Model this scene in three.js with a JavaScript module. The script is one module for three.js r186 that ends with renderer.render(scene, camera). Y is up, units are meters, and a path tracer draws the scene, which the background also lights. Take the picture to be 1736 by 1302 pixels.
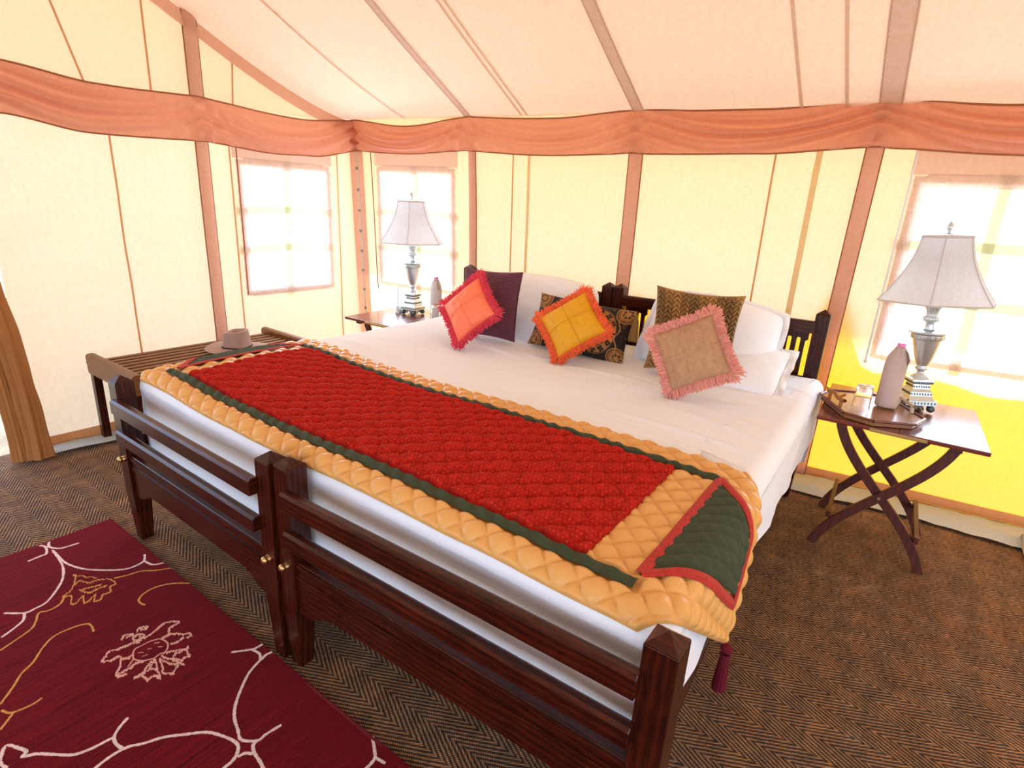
import * as THREE from 'three';
import { mergeGeometries } from 'three/addons/utils/BufferGeometryUtils.js';
import { RoundedBoxGeometry } from 'three/addons/geometries/RoundedBoxGeometry.js';
import { RectAreaLightUniformsLib } from 'three/addons/lights/RectAreaLightUniformsLib.js';
import { ImprovedNoise } from 'three/addons/math/ImprovedNoise.js';

// ---------------------------------------------------------------- camera, sky, exposure
const scene = new THREE.Scene();
const camera = new THREE.PerspectiveCamera(68.12, 1736 / 1302, 0.05, 200);
camera.position.set(0, 1.45, 0);
{
  const m = new THREE.Matrix4().makeBasis(
    new THREE.Vector3(0.80840244, 0.05444508, -0.58610684),
    new THREE.Vector3(-0.22212031, 0.95031595, -0.21808749),
    new THREE.Vector3(0.54511289, 0.3064887, 0.7803311));
  camera.quaternion.setFromRotationMatrix(m);
}
scene.add(camera);
scene.background = new THREE.Color().setRGB(0.80, 0.98, 1.36);
scene.backgroundIntensity = 1.0;
const renderer = new THREE.WebGLRenderer({ antialias: true });
renderer.toneMapping = THREE.LinearToneMapping;
renderer.toneMappingExposure = 3.3;
renderer.shadowMap.enabled = true;
const sun = new THREE.DirectionalLight(new THREE.Color().setRGB(1, 0.93, 0.8), 5.0);   // sun behind the right of the back wall, kept off the windows by the fly sheet
sun.position.set(4.5, 9.2, -13.5); sun.target.position.set(0, 0, -2);
sun.castShadow = true; sun.shadow.radius = 6; sun.shadow.mapSize.set(2048, 2048);
Object.assign(sun.shadow.camera, { left: -9, right: 9, top: 9, bottom: -9, near: 1, far: 40 });
scene.add(sun, sun.target);

// ---------------------------------------------------------------- helpers
let seed = 20240607;
const rnd = () => { seed = (seed * 1664525 + 1013904223) >>> 0; return seed / 4294967296; };
const rr = (a, b) => a + (b - a) * rnd();
const perlin = new ImprovedNoise();
const nz = (x, y, z = 0) => perlin.noise(x + 31.7, y + 17.3, z + 5.1);
const lerp = (a, b, t) => a + (b - a) * t;
const clamp = (x, a = 0, b = 1) => Math.min(b, Math.max(a, x));
const smooth = (a, b, x) => { const t = clamp((x - a) / (b - a)); return t * t * (3 - 2 * t); };
const V = (x, y, z) => new THREE.Vector3(x, y, z);
const counts = {};
const numbered = n => { const k = counts[n] = (counts[n] ?? -1) + 1; return k ? `${n}_${String(k).padStart(3, '0')}` : n; };

function tag(o, label, category, group) { o.userData = { label, category }; if (group) o.userData.group = group; return o; }
function thing(name, label, category, [x, y, z], group) {
  const o = new THREE.Group(); o.name = numbered(name); o.position.set(x, y, z); scene.add(o);
  return tag(o, label, category, group);
}
// geometry given in world axes; it is shifted to its parent's own frame
function part(name, geo, mat, parent = scene, label) {
  if (Array.isArray(geo)) geo = merge(geo);
  const m = new THREE.Mesh(geo, mat); m.castShadow = m.receiveShadow = true;
  m.name = parent === scene ? numbered(name) : name;
  if (label) m.userData.label = label;
  if (parent !== scene) {
    const o = V(0, 0, 0); let p = parent; while (p && p !== scene) { o.add(p.position); p = p.parent; }
    if (o.lengthSq() > 0) geo.translate(-o.x, -o.y, -o.z);
  }
  parent.add(m); return m;
}
const lpart = (name, geo, mat, parent, label) => {   // geometry already in the parent's frame
  const m = new THREE.Mesh(Array.isArray(geo) ? merge(geo) : geo, mat); m.castShadow = m.receiveShadow = true; m.name = name; if (label) m.userData.label = label; parent.add(m); return m;
};
function struct(name, geo, mat) { const m = new THREE.Mesh(Array.isArray(geo) ? merge(geo) : geo, mat); m.name = name; m.userData.kind = 'structure'; m.castShadow = m.receiveShadow = true; scene.add(m); return m; }
function merge(list) {
  return mergeGeometries(list.map(g => { const q = g.index ? g.toNonIndexed() : g; for (const k of Object.keys(q.attributes)) if (!['position', 'normal', 'uv'].includes(k)) q.deleteAttribute(k); if (!q.attributes.uv) q.setAttribute('uv', new THREE.BufferAttribute(new Float32Array(q.attributes.position.count * 2), 2)); return q; }));
}
// surface over parameter lines us x vs; f(u, v) gives a point, fuv(u, v) its texture place
function grid(us, vs, f, { fuv = (u, v) => [u, v], skip, flip } = {}) {
  const p = [], t = [], ix = [], nu = us.length, nv = vs.length;
  for (let j = 0; j < nv; j++) for (let i = 0; i < nu; i++) { p.push(...f(us[i], vs[j])); t.push(...fuv(us[i], vs[j])); }
  for (let j = 0; j < nv - 1; j++) for (let i = 0; i < nu - 1; i++) {
    if (skip && skip((us[i] + us[i + 1]) / 2, (vs[j] + vs[j + 1]) / 2)) continue;
    const a = j * nu + i, b = a + 1, c = a + nu, d = c + 1;
    flip ? ix.push(a, c, b, b, c, d) : ix.push(a, b, c, b, d, c);
  }
  const g = new THREE.BufferGeometry();
  g.setAttribute('position', new THREE.Float32BufferAttribute(p, 3)); g.setAttribute('uv', new THREE.Float32BufferAttribute(t, 2));
  g.setIndex(ix); g.computeVertexNormals(); return g;
}
const span = (a, b, n) => Array.from({ length: n + 1 }, (_, i) => a + (b - a) * i / n);
function lines(breaks, step) { const o = [breaks[0]]; for (let k = 1; k < breaks.length; k++) { const n = Math.max(1, Math.round(Math.abs(breaks[k] - breaks[k - 1]) / step)); for (let i = 1; i <= n; i++) o.push(lerp(breaks[k - 1], breaks[k], i / n)); } return o; }
// wood grain runs along axis a (0, 1, 2); uv in metres
function grain(g, a) {
  if (g.index) g = g.toNonIndexed();
  const p = g.attributes.position, n = g.attributes.normal, uv = new Float32Array(p.count * 2), ox = rnd() * 3, oy = rnd() * 3;
  const b = (a + 1) % 3, c = (a + 2) % 3;
  for (let i = 0; i < p.count; i++) {
    const q = [p.getX(i), p.getY(i), p.getZ(i)], m = [Math.abs(n.getX(i)), Math.abs(n.getY(i)), Math.abs(n.getZ(i))];
    uv[2 * i] = q[a] + ox; uv[2 * i + 1] = (m[b] > m[c] ? q[c] : q[b]) + oy;
    if (m[a] > 0.9) { uv[2 * i] = q[b] * .3 + ox; uv[2 * i + 1] = q[c] + oy; }
  }
  g.setAttribute('uv', new THREE.BufferAttribute(uv, 2)); return g;
}
const box = (w, h, d, r = 0.004) => new RoundedBoxGeometry(w, h, d, 2, Math.min(r, w * .45, h * .45, d * .45));
// a bar with the section outline (n: outward from the face, y: up) running between two points; its face looks to the right of a -> b seen from above
function bar(a, b, outline, bevel = 0) {
  const A = V(...a), B = V(...b), d = B.clone().sub(A), L = d.length(); d.normalize();
  const up = V(0, 1, 0), n = up.clone().cross(d).normalize(), u2 = d.clone().cross(n);
  const s = new THREE.Shape(outline.map(q => new THREE.Vector2(q[0], q[1])));
  let g = new THREE.ExtrudeGeometry(s, { depth: L, bevelEnabled: bevel > 0, bevelSize: bevel, bevelThickness: bevel, bevelSegments: 1, bevelOffset: -bevel, curveSegments: 4 });
  g = grain(g, 2);
  g.applyMatrix4(new THREE.Matrix4().makeBasis(n, u2, d).setPosition(A)); return g;
}
function tube(pts, r, seg = 24, rad = 6, closed = false) { return new THREE.TubeGeometry(new THREE.CatmullRomCurve3(pts.map(p => V(...p)), closed), seg, r, rad, closed); }
const lathe = (pts, n = 32) => new THREE.LatheGeometry(pts.map(p => new THREE.Vector2(p[0], p[1])), n);

// ---------------------------------------------------------------- textures
function dataTex(w, h, f, { srgb = true, repeat = [1, 1] } = {}) {
  const d = new Uint8Array(w * h * 4);
  for (let y = 0; y < h; y++) for (let x = 0; x < w; x++) { const c = f(x / w, y / h, x, y), i = (y * w + x) * 4; d[i] = clamp(c[0]) * 255; d[i + 1] = clamp(c[1]) * 255; d[i + 2] = clamp(c[2]) * 255; d[i + 3] = 255; }
  const t = new THREE.DataTexture(d, w, h); t.wrapS = t.wrapT = THREE.RepeatWrapping; t.magFilter = THREE.LinearFilter; t.minFilter = THREE.LinearMipmapLinearFilter; t.generateMipmaps = true;
  if (srgb) t.colorSpace = THREE.SRGBColorSpace; t.repeat.set(...repeat); t.needsUpdate = true; return t;
}
const again = (t, x, y) => { const c = t.clone(); c.repeat.set(x, y); c.needsUpdate = true; return c; };
const per = (u, v, f, s) => { // tiling noise
  const a = u * Math.PI * 2, b = v * Math.PI * 2, k = f / 6.283;
  return perlin.noise(Math.cos(a) * k + s, Math.sin(a) * k + 3.1 * s, Math.cos(b) * k + 7.7) * .6 + perlin.noise(Math.sin(b) * k + s * 1.7, Math.cos(a) * k + 2, Math.sin(a) * k) * .6;
};
const weave = dataTex(512, 512, (u, v, x, y) => { const th = .5 + .5 * Math.sin(u * 402) * Math.sin(v * 402); const sl = per(u, v, 40, 1.3) * .5 + per(u, v, 11, 4) * .35; const g = .90 + .05 * sl + .05 * (th - .5) + rr(-.03, .03); return [g, g * (1 + .01 * sl), g * (1 + .05 * sl)]; });
const weaveBump = dataTex(512, 512, (u, v) => { const g = .5 + .35 * Math.sin(u * 402) * Math.sin(v * 402) + .2 * per(u, v, 30, 2); return [g, g, g]; }, { srgb: false });
const cotton = dataTex(512, 512, (u, v) => { const g = .5 + .25 * Math.sin(u * 804) * Math.sin(v * 804) + .3 * per(u, v, 9, 6); return [g, g, g]; }, { srgb: false });
const woodMap = dataTex(1024, 512, (u, v) => {   // one metre of grain by a quarter of a metre
  const wob = per(u, v, 5, 2.2) * .05, r = Math.sin((v + wob) * 6.283 * 9 + per(u, v, 8, 8) * 1.5) * .5 + .5, f = per(u * 1, v * 9, 22, 3.1), pore = per(u, v * 30, 60, 5.5);
  const k = .55 + .3 * r + .25 * f - (pore > .42 ? .25 : 0); return [.30 + .38 * k, .115 + .20 * k, .06 + .115 * k];
});
const darkWood = dataTex(1024, 512, (u, v) => {   // rosewood: near black bands among orange brown ones
  const wob = per(u, v, 5, 4.2) * .05, r = Math.sin((v + wob) * 6.283 * 13 + per(u, v, 8, 6) * 2) * .5 + .5, f = per(u, v * 9, 22, 7.1), pore = per(u, v * 30, 60, 9.5);
  const k = clamp(.20 + .26 * r * r + .34 * f + .12 * per(u, v, 4, 1.5) - (pore > .38 ? .22 : 0)); return [.19 + .42 * k, .075 + .185 * k, .05 + .06 * k];
});
const oakMap = dataTex(512, 512, (u, v) => { const k = .5 + .5 * per(u, v * 8, 26, 3.3) + .25 * per(u, v * 25, 50, 1.5); return [.46 + .24 * k, .31 + .19 * k, .15 + .11 * k]; });
const woodBump = dataTex(512, 512, (u, v) => { const g = .5 + .4 * per(u, v * 20, 40, 5.5); return [g, g, g]; }, { srgb: false });
const herring = (() => {   // 0.8 m square of ribbed jute, zigzag bands 5 cm wide running along x
  const H = (u, v, x, y) => {
    const X = u * .8, Z = v * .8, P = .8 / 6, tri = Math.abs(((Z / P) % 1) - .5) * P, band = Math.floor(2 * Z / P + .5);
    const q = X / (.8 / 30) + 75 * tri + .12 * per(u, v, 60, 3), along = (X * .447 * 2.0 + (band % 2 ? 1 : -1) * Z) / .008;
    const rope = Math.pow(Math.abs(Math.sin(q * Math.PI)), 1.1), knot = .78 + .22 * Math.sin(along * 6.283 + Math.floor(q) * 2.1);
    return rope * knot;
  };
  const map = dataTex(2048, 2048, (u, v, x, y) => { const h = H(u, v), s = per(u, v, 14, 2) * .5 + per(u, v, 70, 7) * .5 + rr(-.12, .12), k = .09 + .88 * h + .30 * s, w = .06 * per(u, v, 9, 11); return [(.79 + w) * k, .575 * k, (.365 - w) * k]; });
  const bump = dataTex(2048, 2048, (u, v) => { const h = H(u, v); return [h, h, h]; }, { srgb: false });
  return { map, bump };
})();
function canvasTex(w, h, draw) { const c = document.createElement('canvas'); c.width = w; c.height = h; draw(c.getContext('2d'), w, h); const t = new THREE.CanvasTexture(c); t.colorSpace = THREE.SRGBColorSpace; t.wrapS = t.wrapT = THREE.RepeatWrapping; return t; }

// ---------------------------------------------------------------- materials
const rgb = (r, g, b) => new THREE.Color().setRGB(r, g, b);
const cloth = (c, t, map = weave, rep = 4, bump = .0006) => new THREE.MeshPhysicalMaterial({ color: rgb(...c), map: map && again(map, rep, rep), bumpMap: again(weaveBump, rep, rep), bumpScale: bump, transmission: t, thickness: 0, roughness: 1, specularIntensity: .1, side: THREE.DoubleSide });
const fabric = (c, o = {}) => new THREE.MeshPhysicalMaterial({ color: rgb(...c), roughness: .92, specularIntensity: .3, side: THREE.DoubleSide, ...o });
const M = {
  wall: cloth([1.0, .765, .50], .46), roof: cloth([1, .785, .64], .30), gable: cloth([1, .78, .50], .34), fly: cloth([.95, .88, .76], .32),
  valance: cloth([1, .52, .39], .58), valanceDark: cloth([.42, .14, .07], .1), sleeve: cloth([.95, .57, .43], .36), piping: fabric([.34, .13, .06]),
  seamDark: fabric([.55, .36, .28]), seam: cloth([.86, .45, .22], .35), roofSeam: cloth([1, .78, .68], .33), roofThin: cloth([1, .75, .60], .36), trim: cloth([1, .80, .76], .66), hem: cloth([.86, .45, .2], .2),
  net: new THREE.MeshPhysicalMaterial({ color: rgb(.97, .98, 1), transmission: .96, thickness: 0, roughness: .35, specularIntensity: .1, side: THREE.DoubleSide }),
  strap: cloth([.85, .87, .55], .5), tintTarp: cloth([1, .66, .003], .85), flap: cloth([.80, .86, .84], .1, weave, 4, .001), curtain: cloth([.58, .25, .08], .12),
  sheet: fabric([.90, .94, .98], { bumpMap: again(cotton, 3, 3), bumpScale: .0015 }), pillow: fabric([.90, .94, .98], { bumpMap: again(cotton, 3, 3), bumpScale: .001 }),
  wood: new THREE.MeshPhysicalMaterial({ map: again(darkWood, 1, 4), bumpMap: again(woodBump, 1, 4), bumpScale: .0002, roughness: .27, specularIntensity: .6, color: rgb(.52, .43, .40) }),
  tableWood: new THREE.MeshPhysicalMaterial({ map: again(woodMap, 1, 4), roughness: .3, clearcoat: .6, clearcoatRoughness: .15, color: rgb(.5, .36, .32) }),
  legWood: new THREE.MeshPhysicalMaterial({ map: again(woodMap, 1, 4), roughness: .5, color: rgb(.30, .24, .22) }),
  rackWood: new THREE.MeshPhysicalMaterial({ map: again(oakMap, 1, 4), roughness: .42, specularIntensity: .7, color: rgb(.62, .52, .42) }),
  brass: new THREE.MeshStandardMaterial({ color: rgb(.62, .40, .16), metalness: 1, roughness: .35 }),
  jute: new THREE.MeshStandardMaterial({ map: again(herring.map, 1.25, 1.25), bumpMap: again(herring.bump, 1.25, 1.25), bumpScale: .004, roughness: 1 }),
  pewter: new THREE.MeshStandardMaterial({ color: rgb(.62, .70, .72), metalness: .85, roughness: .36 }), pewterDark: new THREE.MeshStandardMaterial({ color: rgb(.12, .17, .18), metalness: .7, roughness: .5 }),
  shade: cloth([.90, .92, .96], .42, weave, 6), shadeTrim: fabric([.62, .58, .56]),
  glass: new THREE.MeshPhysicalMaterial({ color: rgb(1, 1, 1), transmission: 1, thickness: .003, roughness: .02, ior: 1.5 }),
};
// ================================================================ the tent
const X0 = -3.74, X1 = 3.0, DEPTH = 6.4;
const eave = x => -3.08 - .115 * (x - X0);
const backZ = (x, h) => eave(x) - .06 * (1.75 - h) / 1.75;
const billow = (x, h) => .016 * nz(x * 1.4, h * 1.1) + .006 * nz(x * 4, h * 2.2, 3);
const roofH = (x, w) => {
  const q = w > DEPTH / 2 ? DEPTH - w : w;
  return 1.965 + .53 * q - .24 * Math.pow(Math.sin(Math.PI * clamp(q / 3.05)), .6) * (1 - smooth(X0, -2.75, x)) - .015 * Math.sin(Math.PI * clamp(q / 1.2));
};
const backP = (x, h, off = 0) => [x + off * .11, h, backZ(x, h) + billow(x, h) + off];
const leftP = (z, h, off = 0) => [X0 + .012 * nz(z * 1.3, h * 1.2, 9) + .02 * Math.exp(-Math.pow((h - .25) / .25, 2)) * nz(z * 3, h * 4, 2) + .016 * smooth(-2.0, -1.2, z) * nz((h + z * .8) * 3.2, z * .7, 7) + off, h, z];

// ground outside and the carpet inside
const outside = part('sandy_ground', new THREE.CircleGeometry(60, 48).rotateX(-Math.PI / 2).translate(0, -.03, 0), new THREE.MeshStandardMaterial({ map: dataTex(256, 256, (u, v) => { const g = .74 + .12 * per(u, v, 20, 3) + rr(-.06, .06); return [g, g * .93, g * .78]; }, { repeat: [40, 40] }), roughness: 1 }));
outside.userData = { kind: 'structure' };
{ const g = new THREE.BoxGeometry(X1 - X0 + .1, .03, 7.3).translate((X0 + X1) / 2, -.015, -.35); const p = g.attributes.position, uv = g.attributes.uv; for (let i = 0; i < p.count; i++) uv.setXY(i, p.getX(i), p.getZ(i)); struct('floor', g, M.jute); }

// windows: [low, high] across, [low, high] up
const WIN = { back: [[-3.50, -2.84], [.79, 1.61]], right: [[-.115, .55], [.79, 1.64]], left: [[-2.80, -2.14], [.76, 1.58]] };
const inWin = w => (u, v) => u > w[0][0] && u < w[0][1] && v > w[1][0] && v < w[1][1];
const bw1 = inWin(WIN.back), bw2 = inWin(WIN.right), lw = inWin(WIN.left);
const us = [...lines([X0, ...WIN.back[0], ...WIN.right[0], X1], .06)], vs = lines([0, .79, 1.61, 1.64, 1.975], .06);
const wallBack = struct('wall_back', grid(us, vs, (x, h) => backP(x, h), { skip: (u, v) => bw1(u, v) || bw2(u, v) }), M.wall);
const DOOR = [-.84, .55];
const zs = lines([eave(X0), ...WIN.left[0], ...DOOR, eave(X0) + DEPTH], .05), hs = lines([0, .76, 1.58, 1.72, 1.925], .05);
const wallLeft = struct('wall_left', grid(zs, hs, (z, h) => leftP(z, h), { skip: (u, v) => lw(u, v) || (u > DOOR[0] && u < DOOR[1] && v < 1.72), flip: true }), M.wall);
part('gable_panel', grid(span(eave(X0), eave(X0) + DEPTH, 70), span(0, 1, 12), (z, t) => [X0 + .02 * Math.sin(t * 3) * nz(z * 2, t * 2), lerp(1.925, roofH(X0, z - eave(X0)), t), z], { fuv: (z, t) => [z, t * 1.5], flip: true }), M.gable, wallLeft);
const RD = [-1.6, 2.2];   // out of view, the right side is left open to light the bed
struct('wall_right', grid(lines([eave(X1), ...RD, eave(X1) + DEPTH], .16), span(0, 1, 40), (z, t) => [X1, t * roofH(X1, z - eave(X1)), z], { fuv: (z, t) => [z, t * 2], skip: (z, t) => z > RD[0] && z < RD[1] && t * roofH(X1, z - eave(X1)) < 1.85 }), M.wall);
const FD = [-2.9, 2.5];  // unseen opening behind the camera, sized to light the bed
struct('wall_front', grid(lines([X0, ...FD, X1], .15), lines([0, 1.93, 1.96], .15), (x, h) => [x, Math.min(h, roofH(x, DEPTH) + .02), eave(x) + DEPTH], { skip: (u, v) => u > FD[0] && u < FD[1] && v < 1.93, flip: true }), M.wall);
const ceiling = struct('ceiling', grid(lines([X0, -2.7, X1], .12), lines([0, DEPTH / 2, DEPTH], .12), (x, w) => [x, roofH(x, w) + .01 * nz(x * 1.5, w * 1.2, 4), eave(x) + w]), M.roof);

// unseen fly sheet over the tent, its overhang set to shade walls and windows
{
  const o = thing('unseen_fly_sheet', 'unseen outer fly sheet of pale canvas shading the tent roof and walls', 'fly sheet', [0, 3.9, .1]); o.userData = { kind: 'structure' };
  part('unseen_fly_cloth', grid(lines([X0 - 1.1, X1 + 1.2], .4), lines([-1.2, DEPTH / 2, DEPTH + .3], .3), (x, w) => [x, 2.28 + .53 * (w > DEPTH / 2 ? DEPTH - w : w) + (w < 0 ? -.12 * w : 0), eave(x) + w]), M.fly, o);
}

// a flat strip sewn along a path of surface points f(t, across)
const strip = (f, n, w, fuv) => grid(span(0, 1, n), [-w / 2, -w / 4, 0, w / 4, w / 2], (t, a) => f(t, a), { fuv: fuv || ((t, a) => [t * 2, a]) });
const roofP = (x, w, off) => [x, roofH(x, w) + .01 * nz(x * 1.5, w * 1.2, 4) - off, eave(x) + w];
for (const [x, w, dx] of [[-2.70, .055, .035], [-1.53, .07, .035], [-.31, .10, .05]]) {
  part('roof_band', strip((t, a) => roofP(x + a + dx * t * 2, t * 2.9 + .02, .007), 40, w), M.roofSeam, ceiling);
  for (const s of [-1, 1]) part('band_stitching', strip((t, a) => roofP(x + a + s * (w / 2 - .006) + dx * t * 2 + .0014 * Math.sin(t * 700), t * 2.9 + .02, .011), 420, .004), M.seamDark, ceiling);
}
for (const [x, dx] of [[-2.30, .03], [-2.26, .03], [-.69, .02], [-.49, .01], [-3.23, -.02]]) part('roof_seam_and_shade', strip((t, a) => roofP(x + a + dx * t * 2, t * 2.9 + .02, .005), 30, .016), M.roofThin, ceiling);  // the last strip stands for a soft shade on the roof
// edge band where the roof meets the gable
part('gable_band', grid(span(0, 1, 50), span(0, 1, 3), (t, a) => [X0 + .012 + a * .012, roofH(X0, t * 3.0 + .06) - a * .085, eave(X0) + t * 3.0 + .06], { fuv: (t, a) => [t * 3, a * .1] }), M.sleeve, ceiling);

// sleeves that hold the poles, their edge piping, thin seams
function wallSleeve(P, u, h0, h1, w, mat, parent, lean = 0, name = 'pole_sleeve') {
  const f = (t, a, k = 1) => P(u + a + lean * (t - 1) , lerp(h0, h1, t), .014 + k * .022 * Math.sqrt(Math.max(0, 1 - Math.pow(2 * a / w, 2))));
  const sl = part(name, grid(span(0, 1, 18), span(-w / 2, w / 2, 10), (t, a) => f(t, a), { fuv: (t, a) => [t * 1.8, a] }), mat, parent);
  for (const s of [-1, 1]) part('sleeve_piping', tube(span(0, 1, 10).map(t => f(t, s * w / 2)), .004, 24, 5), M.piping, sl);
}
const leftIn = (z, h, off) => leftP(z, h, off), backIn = (x, h, off) => backP(x, h, off);
wallSleeve(backIn, -2.665, 0, 1.80, .055, M.sleeve, wallBack, -.03);
wallSleeve(backIn, -1.53, 0, 1.80, .082, M.sleeve, wallBack, .01);
wallSleeve(backIn, -.335, 0, 1.84, .075, M.sleeve, wallBack, .02);
wallSleeve(backIn, .90, 0, 1.84, .075, M.sleeve, wallBack, .0);
wallSleeve(leftIn, -1.905, 0, 1.74, .075, M.sleeve, wallLeft);
wallSleeve(leftIn, -1.905, 1.9, 2.42, .08, M.sleeve, wallLeft);
{ // the corner sleeve leans, laced through eyelets
  const f = t => [lerp(X0 + .02, X0 + .035, 1 - t), lerp(0, 1.8, t), lerp(-3.13, -3.06, t)];
  part('corner_sleeve', grid(span(0, 1, 20), span(-1, 1, 10), (t, a) => { const p = f(t); return [p[0] + .075 * (a + .25) * .72 + .02 * (1 - a * a), p[1], p[2] + .075 * (-.25 - a) * .15 + .03 * (1 - a * a) + (a < 0 ? -a * .02 : 0)]; }, { fuv: (t, a) => [t * 1.8, a * .06] }), M.sleeve, wallBack);
  part('lacing_cord', tube(span(.1, 1, 16).map((t, i) => { const p = f(t); return [p[0] + .05 + .004 * (i % 2), p[1], p[2] + .032]; }), .004, 60, 5), M.flap, wallBack);
  for (let k = 0; k < 9; k++) { const p = f(.22 + k * .085); part('eyelet', new THREE.TorusGeometry(.008, .003, 5, 10).rotateY(.5).translate(p[0] + .054, p[1], p[2] + .037), M.pewterDark, wallBack); }
}
for (const [x, h1, w] of [[-2.345, 1.76, .010], [-.775, 1.78, .010], [-.572, 1.79, .03], [-2.23, 1.76, .02]]) part('wall_seam', strip((t, a) => backP(x + a, t * h1, .008 + (w < .015 ? .004 : 0)), 20, w), w < .015 ? M.seam : cloth([1, .78, .45], .45), wallBack);
for (const z of [-1.41, -2.075, -2.90]) part('wall_seam', strip((t, a) => leftP(z + a, t * 1.72, .010), 20, .011), M.seam, wallLeft);
for (const [z, z2, h1] of [[-1.655, -1.66, 2.52], [-2.12, -2.15, 2.2], [-1.35, -1.15, 2.6]]) part('gable_seam', strip((t, a) => [X0 + .008, lerp(1.85, h1, t), lerp(z, z2, t) + a], 10, .011), M.seam, wallLeft);
// orange hem at the foot of the walls
part('wall_hem', strip((t, a) => backP(lerp(X0, X1, t), .035 + a, .012), 60, .055), M.hem, wallBack);
part('wall_hem', strip((t, a) => leftP(lerp(-3.1, DOOR[0], t), .04 + a, .012), 40, .06), M.hem, wallLeft);


// windows: net, gathered trim around it, webbing straps outside
function windowOf(n, P, w, uBars, vBars, above) {
  const g = new THREE.Group(); g.name = `window_${n}`; g.userData.kind = 'structure'; scene.add(g);
  const [[u0, u1], [v0, v1]] = w;
  part('window_net', grid(span(u0 - .01, u1 + .01, 8), span(v0 - .01, v1 + .01, 8), (u, v) => P(u, v, -.006)), M.net, g);
  const puck = (u, v) => .010 + .004 * Math.sin((u + v) * 420);
  const T = (a, b, c, d) => part('window_trim', grid(lines([a, b], .008), lines([c, d], .012), (u, v) => P(u, v, puck(u, v))), M.trim, g);
  T(u0 - .03, u0 + .022, v0 - .03, v1 + .03); T(u1 - .022, u1 + .03, v0 - .03, v1 + .03); T(u0 + .02, u1 - .02, v0 - .035, v0 + .02); T(u0 + .02, u1 - .02, v1 - .02, v1 + .04);
  part('window_header', grid(span(u0 - .05, u1 + .05, 20), span(v1 + .035, above, 6), (u, v) => P(u, v, .007)), M.trim, g);
  for (const u of uBars) part('webbing_strap', grid(span(u - .024, u + .024, 2), span(v0 - .05, v1 + .05, 10), (a, v) => P(a + .012 * Math.sin(v * 3), v, -.016)), M.strap, g);
  for (const v of vBars) part('webbing_strap', grid(span(u0 - .05, u1 + .05, 10), span(v - .024, v + .024, 2), (u, b) => P(u, b + .012 * Math.sin((u - u0) * 4.5), -.012)), M.strap, g);
  return g;
}
const cordMat = fabric([.85, .84, .86]);
// daylight that comes in through each window
RectAreaLightUniformsLib.init();
for (const [P, w, nx, nzz] of [[leftP, WIN.left, 1, 0], [backP, WIN.back, .11, 1], [backP, WIN.right, .11, 1]]) {
  const day = new THREE.RectAreaLight(rgb(.84, .95, 1.15), 1.7, w[0][1] - w[0][0] - .05, w[1][1] - w[1][0] - .05), c = P((w[0][0] + w[0][1]) / 2, (w[1][0] + w[1][1]) / 2, .03);
  day.position.set(...c); scene.add(day); day.lookAt(c[0] + nx, c[1], c[2] + nzz);
}
const w1 = windowOf(1, leftP, WIN.left, [-2.465], [1.035, 1.29], 1.74);
const w2 = windowOf(2, backP, WIN.back, [-3.16], [1.05, 1.315], 1.77);
const w3 = windowOf(3, backP, WIN.right, [.225], [1.075, 1.345], 1.82);
part('flap_cord', tube(span(0, 1, 6).map(t => leftP(-2.115, lerp(.74, 1.72, t), .02)), .004, 20, 5), M.piping, w1);
part('flap_cord', tube(span(0, 1, 6).map(t => backP(-3.575 + .03 * (1 - t), lerp(.72, 1.76, t), .02)), .004, 20, 5), M.piping, w2);
part('flap_cord', tube(span(0, 1, 6).map(t => backP(-.158, lerp(.75, 1.80, t), .02)), .005, 20, 6), cordMat, w3);
part('cord_bead', new THREE.SphereGeometry(.010, 10, 8).translate(...backP(-.158, .74, .022)), cordMat, w3);

// unseen yellow sheet outside the back wall, tints the sun coming through low down
part('unseen_yellow_tarp', grid(span(-2.62, X1, 80), span(0, 1, 14), (x, t) => { const top = x < -.42 ? .93 : lerp(1.12, .72, smooth(-.36, -.12, x)); return [x, -.02 + t * (top + .05 * nz(x * 2.2, 1) + .03 * nz(x * 7, 2)), backZ(x, t) - .035 - .02 * nz(x * 2, t * 2, 8)]; }, { fuv: (x, t) => [x, t] }), M.tintTarp).userData = { kind: 'structure' };

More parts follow.
